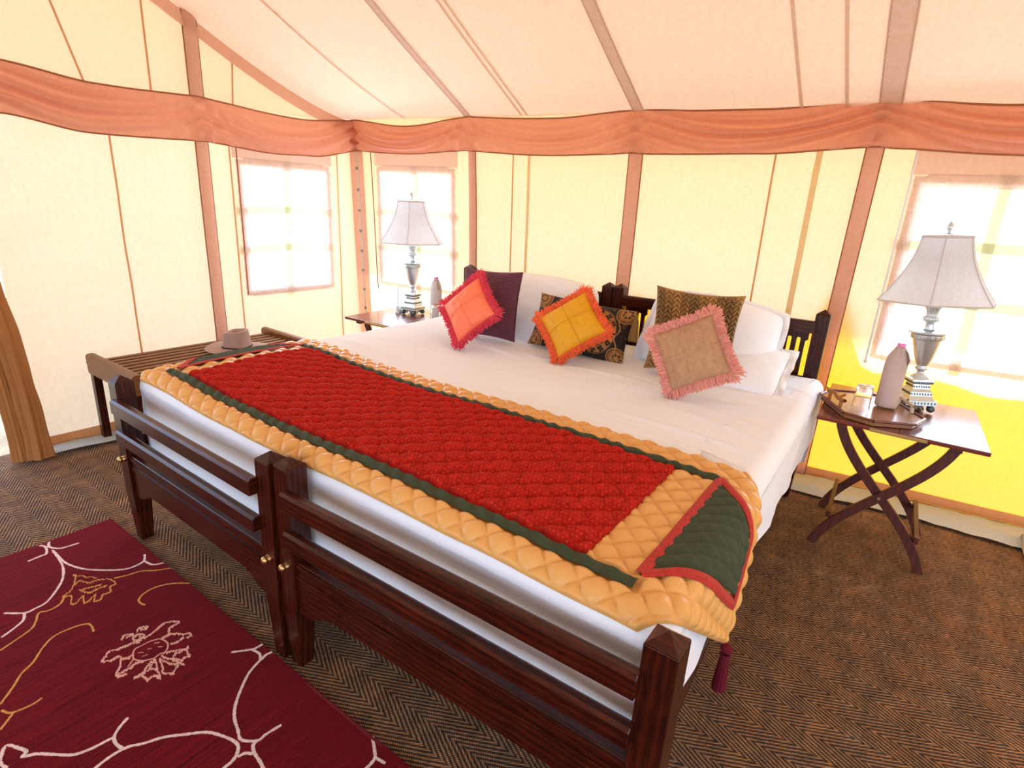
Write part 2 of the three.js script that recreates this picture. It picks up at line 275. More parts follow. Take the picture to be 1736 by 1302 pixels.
// ---- valance hung under the eaves: pinched at the poles, swagged between
function valance(name, label, P, knots, top, bot, reverse) {
  const uMin = knots[0], uMax = knots[knots.length - 1];
  const root = thing(name, label, 'valance', P(lerp(uMin, uMax, .5), 1.85, .03));
  const f = (u, v, off = 0) => {
    let k = 0; while (k < knots.length - 2 && u > knots[k + 1]) k++;
    const x = clamp((u - knots[k]) / (knots[k + 1] - knots[k])), sg = 4 * x * (1 - x), near = Math.min(x, 1 - x) * (knots[k + 1] - knots[k]);
    const h1 = top(u) - .018 * sg, h0 = bot(u) - .012 * sg, h = lerp(h1, h0, v);
    // swag folds: curved ridges that gather at the pinched top of each pole
    const q = v * 3.2 - sg * 1.5 + .35 * nz(u * 1.7, v * 2, 6), amp = .034 * Math.pow(Math.sin(Math.PI * clamp(v * .93 + .04)), .8) * (.35 + .65 * Math.abs(nz(u * 1.1 + 4, 2)) * 2);
    const pleat = .024 * Math.exp(-near / .12) * Math.sin(near * 70 / (.4 + v)) * Math.min(1, v * 3);
    const d = .030 + .045 * Math.sin(v * 1.9) + amp * Math.sin(q * 6.283) + pleat + off;
    return P(u, h, Math.max(.012, d));
  };
  part('cloth_band', grid(lines([uMin, uMax], .018), span(0, 1, 30), (u, v) => f(u, v), { fuv: (u, v) => [u, v * .25], flip: reverse }), M.valance, root);
  part('bottom_piping', tube(lines([uMin, uMax], .07).map(u => f(u, 1)), .0045, 300, 5), M.piping, root);
  part('top_rope', tube(lines([uMin, uMax], .07).map(u => { const p = f(u, .0); return p; }), .005, 240, 5), M.piping, root);
  return root;
}
const pl = (pts) => u => { let k = 0; while (k < pts.length - 2 && u > pts[k + 1][0]) k++; const t = (u - pts[k][0]) / (pts[k + 1][0] - pts[k][0]); return lerp(pts[k][1], pts[k + 1][1], clamp(t * t * (3 - 2 * t))); };
valance('valance', 'long salmon canvas valance swagged along the eaves above the headboard wall', (u, h, o) => [u + o * .1, h, backZ(u, h) + o], [-3.74, -2.69, -1.53, -.34, .9, 2.2, 2.95],
  pl([[-3.74, 1.962], [-3.23, 1.93], [-2.69, 1.965], [-2.08, 1.965], [-1.53, 1.985], [-.86, 1.99], [-.34, 2.005], [.18, 1.985], [3, 2.0]]), pl([[-3.74, 1.747], [-3.18, 1.738], [-2.69, 1.753], [-2.1, 1.742], [-1.54, 1.749], [-.85, 1.766], [-.34, 1.79], [.24, 1.772], [3, 1.78]]));
valance('valance', 'shadowed salmon canvas valance along the left wall above the doorway and window', (u, h, o) => [X0 + o, h, u], [-3.08, -1.9, -.7, .6, 1.8], pl([[-3.08, 1.955], [-2.57, 1.92], [-1.9, 1.935], [-1.36, 1.93], [-1, 1.96], [2, 1.96]]), pl([[-3.08, 1.745], [-2.65, 1.683], [-2.33, 1.672], [-1.9, 1.689], [-1.3, 1.679], [-.96, 1.719], [2, 1.72]]), true);

// ---- ground flap lying on the carpet along the walls
tag(part('ground_flap', grid(lines([-.75, 1.1], .03), span(0, 1, 12), (x, t) => { const w = .24 + .05 * nz(x * 2, 3), z = backZ(x, 0) + .04 + t * w; return [x, .012 + .018 * Math.abs(nz(x * 6, t * 3, 1)) + .02 * Math.sin(t * 3.1) * (.5 + nz(x * 3, 7)), z]; }, { flip: true }), M.flap), 'crumpled pale ground flap along the foot of the wall behind the folding table', 'ground flap');
tag(part('ground_flap', grid(lines([-2.6, -.86], .03), span(0, 1, 10), (z, t) => { const w = .13 + .05 * nz(z * 2, 9); return [X0 + .03 + t * w, .012 + .018 * Math.abs(nz(z * 6, t * 3, 2)) + .02 * Math.sin(t * 3.1) * (.5 + nz(z * 3, 4)), z]; }), M.flap), 'pale ground flap on the carpet between the tied curtain and the luggage rack', 'ground flap');
tag(part('folded_flap', grid(span(0, 1, 26), span(0, 1, 12), (a, t) => [.655 + .09 * Math.sin(a * 2.2) * t + .5 * a * t + .04 * a, .012 + .055 * Math.sin(Math.PI * Math.min(1, t * 1.2)) * (1 - a * .5) + .02 * Math.abs(nz(a * 5, t * 3)), -3.36 + .62 * a - .1 * t]), cloth([.78, .72, .6], .1)), 'folded end of a cream ground cloth at the right edge of the carpet', 'ground cloth');

// ---- tied-back door curtain at the left doorway
{
  const root = thing('door_curtain', 'rust brown curtain tied back in a column beside the left doorway', 'curtain', [-3.62, 0, -.82]);
  const col = (cx, cz, lean, rad, flat, ph, nF) => grid(span(0, 1, 60), span(0, Math.PI * 2, 48), (t, a) => {
    const h = t * 1.75 + .012, r = rad * (1 + .16 * Math.sin(a * nF + ph + t * 2) + .10 * Math.sin(a * 11 + t * 5) + .12 * nz(a, t * 5, ph)) * (h < .12 ? lerp(1.12, 1, h / .12) : 1) * (1 + .12 * nz(t * 9, ph, 2));
    return [cx + Math.cos(a) * r * flat, h, cz + lean * t * t + Math.sin(a) * r];
  }, { fuv: (t, a) => [t * 1.75, a * .08] });
  part('gathered_cloth', col(-3.60, -.806, .22, .046, .75, 0, 5), M.curtain, root);
  part('gathered_fold', col(-3.63, -.735, .22, .034, .7, 2, 4), M.curtain, root);
}
// ================================================================ the two beds tied side by side
// posts: foot left, foot right, head left, head right (plan x, z)
const railFront = (h0, h1, d, grooves) => {   // section of a moulded rail: [outward, up]
  const o = [[-d, h0], [0, h0]];
  for (const [a, b] of grooves) o.push([0, lerp(h0, h1, a)], [-.006, lerp(h0, h1, a + (b - a) * .2)], [-.006, lerp(h0, h1, b - (b - a) * .2)], [0, lerp(h0, h1, b)]);
  o.push([0, h1 - .008], [-.004, h1 - .002], [-.010, h1], [-d + .008, h1], [-d, h1 - .008]); return o;
};
function footPost(x, z, h, w = .068, ext = 0) {
  const body = grain(box(w, h - .225, w, .003).translate(x, (h + .225) / 2, z), 1);
  const cap = grain(new THREE.CylinderGeometry(.003, w * .5 * 1.414 - .002, .022, 4, 1).rotateY(Math.PI / 4).translate(x, h + .012, z).toNonIndexed(), 1); cap.computeVertexNormals();
  const leg = new THREE.CylinderGeometry(w * .5 * 1.414, w * .34 * 1.414, .228, 4, 1).rotateY(Math.PI / 4).translate(x, .114, z).toNonIndexed(); leg.computeVertexNormals();
  return { post: [body], cap: [cap], leg: [grain(leg, 1)] };
}
function bed(label, FL, FR, HL, HR, hf, hh, low) {
  const root = thing('slatted_bed', label, 'bed', [FL[0], 0, FL[1]], 'pair of slatted wooden single beds pushed together');
  const W = M.wood, w = .068, hw = w / 2;
  for (const [x, z] of [FL, FR]) { const p = footPost(x, z, hf); part('foot_post', p.post, W, root); part('post_cap', p.cap, W, root); part('leg', p.leg, W, root); }
  for (const [x, z] of [HL, HR]) { const p = footPost(x, z, hh, .066); part('head_post', p.post, W, root); part('post_cap', p.cap, W, root); part('leg', p.leg, W, root); }
  const fa = [FL[0] + hw - .004, 0, FL[1] + .026], fb = [FR[0] - hw + .004, 0, FR[1] + .026], ha = [HL[0] + hw - .006, 0, HL[1] + .012], hb = [HR[0] - hw + .006, 0, HR[1] + .012];
  part('top_rail', bar(fa, fb, railFront(.562 + low, .616 + low, .034, [[.18, .36], [.55, .68]]), .002), W, root);
  part('middle_rail', bar(fa, fb, railFront(.440 + low, .488 + low, .032, [[.2, .34], [.62, .74]]), .002), W, root);
  { // apron with bracketed ends
    const L = Math.hypot(fb[0] - fa[0], fb[2] - fa[2]), s = new THREE.Shape(), b = .256, t = .370 + low;
    s.moveTo(0, .212); s.lineTo(0, t); s.lineTo(L, t); s.lineTo(L, .212); s.lineTo(L - .03, .212); s.quadraticCurveTo(L - .09, .217, L - .11, .246); s.lineTo(L - .135, .246); s.lineTo(L - .14, b);
    s.lineTo(.14, b); s.lineTo(.135, .246); s.lineTo(.11, .246); s.quadraticCurveTo(.09, .217, .03, .212); s.lineTo(0, .212);
    let g = grain(new THREE.ExtrudeGeometry(s, { depth: .024, bevelEnabled: true, bevelSize: .002, bevelThickness: .002, bevelOffset: -.002, bevelSegments: 1, curveSegments: 6 }), 0);
    const bead = bar([0, 0, .026], [L, 0, .026], [[-.004, .340], [.004, .340], [.007, .345], [.004, .350], [-.004, .350]]), bead2 = bar([0, 0, .026], [L, 0, .026], [[-.004, t - .02], [.003, t - .02], [.006, t - .012], [.003, t - .004], [-.004, t - .004]]);
    const ang = Math.atan2(-(fb[2] - fa[2]), fb[0] - fa[0]);
    for (const q of [g, bead, bead2]) q.applyMatrix4(new THREE.Matrix4().makeRotationY(ang).setPosition(fa[0], 0, fa[2] - .030));
    part('apron', [g, bead, bead2], W, root);
  }
  // side rails
  for (const [F, H] of [[FL, HL], [FR, HR]]) part('side_rail', bar([H[0], 0, H[1] + hw - .004], [F[0], 0, F[1] - hw + .004], railFront(.30, .455, .03, [[.2, .28], [.72, .8]])), W, root);
  // headboard: rail and pierced splats
  part('head_rail', bar(ha, hb, railFront(.905, .965, .04, [[.15, .28], [.45, .58]]), .002), W, root);
  part('lower_head_rail', bar(ha, hb, railFront(.60, .68, .03, [[.3, .5]])), W, root);
  const L = Math.hypot(hb[0] - ha[0], hb[2] - ha[2]), n = 6, ang = Math.atan2(-(hb[2] - ha[2]), hb[0] - ha[0]);
  for (let k = 0; k < n; k++) {
    const c = (k + .5) * L / n, s = new THREE.Shape(), a = .052, b = .064;
    s.moveTo(-a, .67); s.lineTo(-a, .855); s.lineTo(-b, .862); s.lineTo(-b, .91); s.lineTo(b, .91); s.lineTo(b, .862); s.lineTo(a, .855); s.lineTo(a, .67); s.lineTo(-a, .67);
    for (const q of [-.021, .021]) { const hP = new THREE.Path(); hP.moveTo(q - .009, .70); hP.lineTo(q - .009, .862); hP.absarc(q, .862, .009, Math.PI, 0, true); hP.lineTo(q + .009, .70); hP.absarc(q, .70, .009, 0, Math.PI, true); s.holes.push(hP); }
    const g = grain(new THREE.ExtrudeGeometry(s, { depth: .016, bevelEnabled: false, curveSegments: 6 }), 1);
    g.applyMatrix4(new THREE.Matrix4().makeRotationY(ang).setPosition(ha[0] + Math.cos(ang) * c, 0, ha[2] - Math.sin(ang) * c - .022));
    part('splat', g, W, root);
  }
  // brass bolts through the posts
  const bolt = (x, y, z, turn) => [new THREE.CylinderGeometry(.011, .013, .008, 16), new THREE.SphereGeometry(.013, 14, 10).scale(1, .75, 1).translate(0, .010, 0)].map(g => g.rotateX(Math.PI / 2).rotateY(turn).translate(x, y, z));
  for (const P of [FL, FR]) part('brass_bolt', bolt(P[0], .375, P[1] + hw + .004, 0), M.brass, root, 'round brass bolt');
  if (FL[0] < -2) part('brass_bolt', bolt(FL[0] - hw - .004, .370, FL[1], -Math.PI / 2), M.brass, root, 'round brass bolt');
  // mattress base
  part('base_board', new THREE.BoxGeometry(FR[0] - FL[0] - .10, .03, 2.02).translate((FL[0] + FR[0] + HL[0] + HR[0]) / 4, .275, (FL[1] + HL[1] + FR[1] + HR[1]) / 4), M.legWood, root);
  return root;
}
bed('left of the two slatted dark wooden beds, nearest the luggage rack', [-2.452, -.840], [-1.424, -.834], [-2.515, -3.03], [-1.50, -3.10], .698, 1.000, .024);
bed('right of the two slatted dark wooden beds, nearest the folding table', [-1.352, -.846], [-.232, -.877], [-1.428, -3.105], [-.358, -3.175], .698, 1.000, .026);

// ---- sheet over both mattresses
const xr = z => lerp(-.240, -.213 - .030 * (-z - .9), smooth(-1.05, -1.5, z)), xl = z => -2.485 - .025 * (-z - .9), ZF = -.900, RB = .06, ZH = x => -3.02 - .055 * (x + 2.5), TOP = .688;
const hump = (x, z) => .022 * smooth(-1.9, -2.3, x) + .026 * Math.exp(-Math.pow((x + 2.10) / .34, 2) - Math.pow((z + 1.33) / .30, 2)) + .022 * Math.exp(-Math.pow((x + 1.1) / .5, 2) - Math.pow((z + 1.25) / .35, 2)) + .012 * Math.exp(-Math.pow((x + .6) / .4, 2) - Math.pow((z + 1.9) / .5, 2));
const ridge = (x, z, ax, az, bx, bz, w, h) => { const dx = bx - ax, dz = bz - az, L = dx * dx + dz * dz, t = clamp(((x - ax) * dx + (z - az) * dz) / L), d = Math.hypot(x - ax - dx * t, z - az - dz * t); return h * Math.exp(-d * d / (w * w)) * Math.sin(Math.PI * clamp(t * .9 + .08)); };
const folds = [];
for (let k = 0; k < 9; k++) { const z0 = -1.75 - k * .13; folds.push([-.24, z0 + rr(-.03, .03), -.75 - rr(0, .35), z0 - .10 + rr(-.08, .08), .012 + rr(0, .010), rr(.007, .015)]); }
for (let k = 0; k < 6; k++) { const z0 = -1.85 - k * .16; folds.push([-2.42, z0, -1.95 + rr(-.2, .2), z0 - .05 + rr(-.1, .1), .014 + rr(0, .010), rr(.006, .012)]); }
for (let k = 0; k < 5; k++) { const x0 = -1.9 + k * .3; folds.push([x0, -2.42 + rr(-.05, .05), x0 + .35, -2.30 + rr(-.1, .1), .012, rr(.005, .010)]); }
folds.push([-2.2, -1.75, -1.5, -1.72, .012, .006], [-1.7, -1.72, -.9, -1.70, .010, .006], [-1.4, -1.9, -.5, -1.85, .02, .004]);
const sheetTop = (x, z) => { let h = TOP + hump(x, z) + .004 * nz(x * 3, z * 3) + .0022 * nz(x * 9, z * 9, 2); for (const f of folds) h += ridge(x, z, ...f); return h; };
{
  const R = RB, out = [];   // outline of the made bed, rounded corners
  const c = [[xl(ZF), ZF], [xr(ZF), ZF], [xr(-3.10), ZH(-.3)], [xl(-3.03), ZH(-2.5)]];
  for (let k = 0; k < 4; k++) { const a = c[k], b = c[(k + 1) % 4], L = Math.hypot(b[0] - a[0], b[1] - a[1]), n = Math.round(L / .02), dx = (b[0] - a[0]) / L, dz = (b[1] - a[1]) / L, cr = .05; for (let i = 0; i <= n; i++) { const s = lerp(cr, L - cr, i / n); out.push([a[0] + dx * s, a[1] + dz * s, -dz, dx]); }
    const d = c[(k + 2) % 4], L2 = Math.hypot(d[0] - b[0], d[1] - b[1]), ex = (d[0] - b[0]) / L2, ez = (d[1] - b[1]) / L2; for (let i = 1; i < 5; i++) { const t = i / 5, q = (1 - t) * (1 - t), r2 = t * t; const x = b[0] - dx * cr * q + ex * cr * r2, z = b[1] - dz * cr * q + ez * cr * r2; let nx = lerp(-dz, -ez, t), nzz = lerp(dx, ex, t); const l = Math.hypot(nx, nzz); out.push([x, z, nx / l, nzz / l]); } }
  const cx = -1.35, N = out.length, prof = [];
  for (let k = 0; k <= 8; k++) { const a = k / 8 * Math.PI / 2; prof.push([R * (1 - Math.sin(a)), -R * (1 - Math.cos(a))]); }
  const ringF = (i, k) => {   // k < 0: rings over the top, inwards; k >= 0: down the side
    const o = out[i % N];
    const side = o[2] > .7 ? 'r' : 'f';
    if (k < 0) { const t = -k / 70, ix = o[0] - o[2] * R, iz = o[1] - o[3] * R, tx = clamp(ix, -2.2, -.5), x = lerp(ix, tx, t), z = lerp(iz, -1.95, t); return [x, sheetTop(x, z), z]; }
    if (k < prof.length) { const x = o[0] - o[2] * prof[k][0], z = o[1] - o[3] * prof[k][0]; return [x, sheetTop(x, z) + prof[k][1], z]; }
    const t = (k - prof.length + 1) / 14, drop = (side === 'r' ? .24 + .02 * nz(o[1] * 2, 2) : .40) * t, wv = .006 * nz(o[0] * 5, o[1] * 5, t * 3) + (side === 'r' ? .012 * t * nz(o[1] * 6, 4) : 0);
    return [o[0] + o[2] * wv, sheetTop(o[0], o[1]) - R - drop, o[1] + o[3] * wv];
  };
  const ks = []; for (let k = -70; k < prof.length + 14; k++) ks.push(k);
  tag(part('bed_sheet', grid(span(0, N, N), ks, (i, k) => ringF(Math.round(i), k), { fuv: (i, k) => { const p = ringF(Math.round(i), k); return [p[0] + (k > 8 ? p[1] : 0), p[2] + (k > 8 ? p[1] : 0)]; }, flip: true }), M.sheet), 'wide white bed sheet stretched over both beds, creased along the right edge', 'bed sheet');
  const mt = thing('mattress', 'pale mattress wrapped in the white sheet behind the foot rails', 'mattress', [-1.35, .30, -1.95]);
  const q = [-1.36, -1.93];
  part('mattress_body', box(2.05, .35, 2.00, .04).translate(q[0], .475, -1.96), M.pillow, mt);
}

// ---- quilted bed runner
const RT = .82;
const runSurf = (s, t) => {
  const R = RB + .006, A0 = 1.05, arc = R * A0, flat = t >= arc, th = flat ? 0 : (arc - t) / R;
  const z = flat ? ZF - RB - (t - arc) : ZF - RB + R * Math.sin(th), xa = xr(z) + .006, xb = xl(z) - .006;
  let x = s, y = sheetTop(clamp(s, xb, xa), Math.min(z, ZF - RB)) + .006 - (flat ? 0 : R * (1 - Math.cos(th)));
  if (s > xa - R) { const L = s - (xa - R), a = L / R; if (a < Math.PI / 2) { x = xa - R + R * Math.sin(a); y -= R * (1 - Math.cos(a)); } else { const o = L - R * Math.PI / 2; x = xa + o * .10; y -= R + o * .99; } }
  else if (s < xb + R) { const L = xb + R - s, a = L / R; if (a < Math.PI / 2) { x = xb + R - R * Math.sin(a); y -= R * (1 - Math.cos(a)); } else { const o = L - R * Math.PI / 2; x = xb - o * .08; y -= R + o * .99; } }
  return V(x, y, z);
};
const runP = (s, t, off) => { const e = .004, n = runSurf(s, t - e).sub(runSurf(s, t + e)).cross(runSurf(s + e, t).sub(runSurf(s - e, t))).normalize(); return runSurf(s, t).addScaledVector(n, off).toArray(); };
const diamond = (s, t, c) => { const w = .012 * nz(s * 5, t * 5, 3), a = Math.abs(Math.sin((s + t * 1.05 + w) / c * Math.PI)), b = Math.abs(Math.sin((s - t * 1.05 + w) / c * Math.PI)); return Math.pow(b, .5) * (.5 + .5 * Math.pow(a, .5)); };
{
  const root = thing('bed_runner', 'quilted gold and red bed runner with green bands across the foot of the beds', 'bed runner', [-1.34, TOP, ZF - RT / 2]);
  const sR = -.300, sL = -2.445, TIP = .335;   // where the pointed ends begin; length of the points
  const gold = new THREE.MeshPhysicalMaterial({ color: rgb(.76, .40, .115), roughness: .36, specularIntensity: .6, sheen: .6, sheenColor: rgb(1, .75, .4), sheenRoughness: .4, side: THREE.DoubleSide });
  const redMap = dataTex(512, 512, (u, v) => { const k = .85 + .2 * per(u, v, 30, 4) + rr(-.10, .10), gx = u * 24, gy = v * 24, row = Math.floor(gy), dx = ((gx + (row % 2) * .5) % 1) - .5, dy = (gy % 1) - .5; const dot = dx * dx + dy * dy < .012; return dot ? [.86, .38, .16] : [.79 * k, .165 * k, .125 * k]; }, { repeat: [3.4, 3.4] });
  const red = new THREE.MeshPhysicalMaterial({ map: redMap, roughness: .9, specularIntensity: .15, side: THREE.DoubleSide });
  const redBand = new THREE.MeshPhysicalMaterial({ map: again(redMap, 5, 5), roughness: .85, sheen: .3, sheenColor: rgb(1, .35, .25), side: THREE.DoubleSide });
  const green = new THREE.MeshPhysicalMaterial({ color: rgb(.035, .052, .018), roughness: .85, sheen: .35, sheenColor: rgb(.35, .45, .25), sheenRoughness: .35, bumpMap: again(cotton, 6, 6), bumpScale: .001, side: THREE.DoubleSide });
  const panel = (name, s0, s1, t0, t1, off, fill, mat, step = .0045) => part(name, grid(lines([s0, s1], step), lines([t0, t1], step), (s, t) => runP(s, t, off + fill(s, t, Math.min(s - s0, s1 - s, t - t0, t1 - t))), { fuv: (s, t) => [s, t], flip: true }), mat, root);
  const quilt = (c, h) => (s, t, e) => h * diamond(s, t, c) * smooth(-.001, .012, e) - (e < .002 ? .004 : 0);
  const edgeR = t => sR + TIP * (1 - Math.abs(2 * t / RT - 1)), edgeL = t => sL - TIP * (1 - Math.abs(2 * t / RT - 1));
  const QC = .095, inPanel = (s, t) => (s > -2.268 && s < -.477 && t > .07 && t < .72) || (s > -2.37 && s < -.335 && ((t > .07 && t < .118) || (t > .676 && t < .72))) || (s > -.348 && Math.abs(t - .41) < .285 * (1 - (s + .348) / .262)) || (s < -2.352 && Math.abs(t - .41) < .285 * (1 - (-2.352 - s) / .262));
  // gold ground with pointed ends
  part('gold_quilting', grid(span(0, 1, 560), lines([0, RT / 2, RT], .005), (u, t) => { const s = lerp(edgeL(t), edgeR(t), u), e = Math.min(t, RT - t, (s - edgeL(t)) * .7, (edgeR(t) - s) * .7); return runP(s, t, (inPanel(s, t) ? .0 : 1) * (.014 * Math.pow(Math.abs(Math.sin((s + t) / .082 * Math.PI) * Math.sin((s - t) / .082 * Math.PI)), .5) * smooth(-.001, .012, e) - (e < .002 ? .003 : 0))); }, { fuv: (u, t) => [u * 2.6, t], flip: true }), gold, root);
  const c0 = .118, c1 = .676;
  panel('red_panel', -2.27, -.475, c0, c1, .003, (s, t, e) => .021 * diamond(s, t, QC) * smooth(-.001, .012, e) - (e < .002 ? .002 : 0), red);
  for (const [t0, t1] of [[.076, .113], [.680, .716]]) panel('green_band', -2.36, -.345, t0, t1, .008, (s, t, e) => .007 * Math.sqrt(clamp(1 - Math.pow((2 * t - t0 - t1) / (t1 - t0), 2))) + .0035 * Math.sin(s * 105 + t * 120 + 3 * nz(s * 8, t)) * smooth(0, .006, e), green, .005);
  // pointed green panels framed in red
  for (const dir of [1, -1]) {
    const base = dir > 0 ? -.348 : -2.352, len = .235, tA = .145, tB = .675, tm = (tA + tB) / 2;
    const tri = (o, u, v) => { const k = 1 - o; const s = base + dir * (.0 + u * len), half = (tB - tA) / 2 * (1 - u * .995); return [s, tm + (v * 2 - 1) * half]; };
    part('green_panel', grid(span(0, 1, 60), span(0, 1, 80), (u, v) => { const [s, t] = tri(0, u, v), e = Math.min(u, 1 - u, v, 1 - v); return runP(s, t, .012 + .006 * diamond(s * 1.0, t, .058) * smooth(0, .04, e)); }, { fuv: (u, v) => [u * len, v * .5], flip: dir > 0 }), green, root);
    const w = .026, bandOf = (a, b) => grid(span(0, 1, 70), span(0, 1, 6), (u, v) => { const L = Math.hypot(b[0] - a[0], b[1] - a[1]), px = -(b[1] - a[1]) / L, pz = (b[0] - a[0]) / L, s = lerp(a[0], b[0], u) + px * (v - .5) * w, t = lerp(a[1], b[1], u) + pz * (v - .5) * w; return runP(s, t, .014 + .004 * Math.sin(v * Math.PI)); }, { fuv: (u, v) => [u * .5, v * w], flip: dir > 0 });
    const A = [base, tA - .02], B = [base, tB + .02], T = [base + dir * (len + .03), tm];
    for (const [a, b] of [[A, B], [A, T], [B, T]]) part('red_border', bandOf(a, b), redBand, root);
    // tassel at the point
    const tp = runSurf(dir > 0 ? sR + TIP : sL - TIP, RT / 2);
    const tas = [new THREE.SphereGeometry(.016, 14, 10).scale(1, .8, 1).translate(tp.x + .006 * dir, tp.y - .012, tp.z), new THREE.TorusGeometry(.010, .005, 6, 14).rotateX(Math.PI / 2).translate(tp.x + .006 * dir, tp.y - .032, tp.z)];
    tas.push(grid(span(0, 1, 10), span(0, Math.PI * 2, 40), (h, a) => { const r = (.009 + .008 * Math.sqrt(h)) * (1 + .10 * Math.sin(a * 13)) * (h === 0 ? .6 : 1); return [tp.x + .006 * dir + Math.cos(a) * r, tp.y - .034 - h * .105, tp.z + Math.sin(a) * r]; }));
    part('tassel', tas, fabric([.13, .010, .018]), root, 'dark red tassel at the point');
  }
}

// ================================================================ pillows and cushions
// w x h cushion around the origin, facing +z; relief(u, v) lifts the front face
function cushionGeo(w, h, T, { pinch = .06, relief, n = 48, flange = 0, power = .62, sag = 0, round = 0 } = {}) {
  const side = s => grid(span(-1, 1, n), span(-1, 1, n), (u, v) => {
    const pu = 1 - pinch * (1 - v * v) - round * v * v * v * v * .5, pv = 1 - pinch * (1 - u * u) - round * u * u * u * u, f = Math.pow(clamp((1 - Math.pow(Math.abs(u), 2.6)) * (1 - Math.pow(Math.abs(v), 2.6))), power);
    const z = s * (T * f + .004 + .006 * f * nz(u * 2.5, v * 2.5, w * 9 + s) + .004 * f * nz(u * 6, v * 6, w * 5)) + (relief && s > 0 ? relief(u, v) * smooth(0, .25, f) : 0) - sag * (u * u) * .5;
    return [u * w / 2 * pu, v * h / 2 * pv, z];
  }, { fuv: (u, v) => [(u + 1) / 2, (v + 1) / 2], flip: s < 0 });
  const g = [side(1), side(-1)];
  if (flange) { const loop = a => { const e = a * 4, k = Math.floor(e) % 4, t = (e - Math.floor(e)) * 2 - 1; return [[t, -1], [1, t], [-t, 1], [-1, -t]][k]; };
    g.push(grid(span(0, 1, 120), span(0, 1, 5), (a, o) => { const [u, v] = loop(a % 1), pu = 1 - pinch * (1 - v * v) - round * v * v * v * v * .5, pv = 1 - pinch * (1 - u * u) - round * u * u * u * u; return [u * (w / 2 * pu + flange * o), v * (h / 2 * pv + flange * o), .014 * o * nz(a * 22, o, 5) * 2 - sag * u * u * .5]; })); }
  return g;
}
function fringeGeo(w, h, pinch, len, count) {
  const pos = [], nor = [], uv = [];
  const loop = a => { const e = a * 4, k = Math.floor(e) % 4, t = (e - Math.floor(e)) * 2 - 1; return [[t, -1, 0, -1], [1, t, 1, 0], [-t, 1, 0, 1], [-1, -t, -1, 0]][k]; };
  for (let i = 0; i < count; i++) {
    const a = (i + rnd()) / count, [u, v, ox, oy] = loop(a % 1), corner = Math.pow(Math.abs(u * v), 8), pu = 1 - pinch * (1 - v * v), pv = 1 - pinch * (1 - u * u);
    const b = V(u * w / 2 * pu, v * h / 2 * pv, rr(-.004, .004)), d = V(ox + corner * u * .7, oy + corner * v * .7, 0).normalize();
    d.x += rr(-.45, .45); d.y += rr(-.45, .45); d.z += rr(-.55, .75); d.normalize();
    const L = len * rr(.6, 1.12) * (1 + corner * .35), m = b.clone().addScaledVector(d, L * .55), e = b.clone().addScaledVector(d, L); e.x += rr(-.006, .006); e.y += rr(-.008, .004);
    const side = d.clone().cross(V(rr(-1, 1), rr(-1, 1), rr(-1, 1))).normalize().multiplyScalar(.0024), s2 = d.clone().cross(side).normalize().multiplyScalar(.0024);
    const ring = (p, k) => [p.clone().addScaledVector(side, k), p.clone().addScaledVector(side, -.5 * k).addScaledVector(s2, .87 * k), p.clone().addScaledVector(side, -.5 * k).addScaledVector(s2, -.87 * k)];
    const R0 = ring(b, .9), R1 = ring(m, 1.15), R2 = ring(e, .8);
    for (const [A, B] of [[R0, R1], [R1, R2]]) for (let k = 0; k < 3; k++) { const k2 = (k + 1) % 3; for (const p of [A[k], A[k2], B[k2], A[k], B[k2], B[k]]) { pos.push(p.x, p.y, p.z); uv.push(0, 0); } }
    for (const p of R2) { pos.push(p.x, p.y, p.z); uv.push(0, 0); }
  }
  const g = new THREE.BufferGeometry(); g.setAttribute('position', new THREE.Float32BufferAttribute(pos, 3)); g.setAttribute('uv', new THREE.Float32BufferAttribute(uv, 2)); g.computeVertexNormals(); return g;
}
function posed(name, label, category, c, yaw, lean, roll, group) { const o = thing(name, label, category, c, group); o.rotation.set(lean, yaw, roll, 'YXZ'); return o; }

{ // white pillows
  const a = posed('pillow', 'plump white pillow leaning on the headboard behind the purple and yellow cushions', 'pillow', [-1.90, .83, -2.84], .08, -.62, .0, 'white pillows against the headboard');
  lpart('case', cushionGeo(.84, .46, .13, { pinch: -.02, n: 48, sag: .03, round: .16 }), M.pillow, a);
  const b = posed('pillow', 'white flanged pillow leaning on the headboard behind the braided cushion', 'pillow', [-.825, .835, -2.92], .10, -.62, -.08, 'white pillows against the headboard');
  lpart('case', cushionGeo(.64, .44, .14, { pinch: .0, n: 48, flange: .026, round: .12 }), M.pillow, b);
  const c = posed('pillow', 'lower white pillow lying under the flanged one at the right of the bed', 'pillow', [-.70, .752, -2.80], .06, -1.2, -.02, 'white pillows against the headboard');
  lpart('case', cushionGeo(.54, .40, .06, { pinch: .02, n: 40, flange: .035, round: .06 }), M.pillow, c);
}
const fringed = (label, c, yaw, lean, roll, s, mat, seamMat, fringe, seed2) => {
  const o = posed('fringed_cushion', label, 'cushion', c, yaw, lean, roll, 'fringed cushions standing on one corner');
  const cv = lpart('cover', cushionGeo(s, s, .055, { pinch: .05 }), mat, o);
  const seamZ = (u, v) => .055 * Math.pow(clamp((1 - Math.pow(Math.abs(u), 2.6)) * (1 - Math.pow(Math.abs(v), 2.6))), .62) + .0075 + .006 * nz(u * 2.5, v * 2.5, s * 9 + 1) * .9;
  lpart('cross_seam', [tube(span(-.96, .96, 16).map(u => [u * s / 2, 0, seamZ(u, 0)]), .0009, 30, 4), tube(span(-.96, .96, 16).map(v => [0, v * s / 2, seamZ(0, v)]), .0009, 30, 4)], seamMat, cv);
  const f = lpart('fringe', fringeGeo(s, s, .05, .036, 2600), fringe, o); f.userData.kind = 'stuff';
  return o;
};
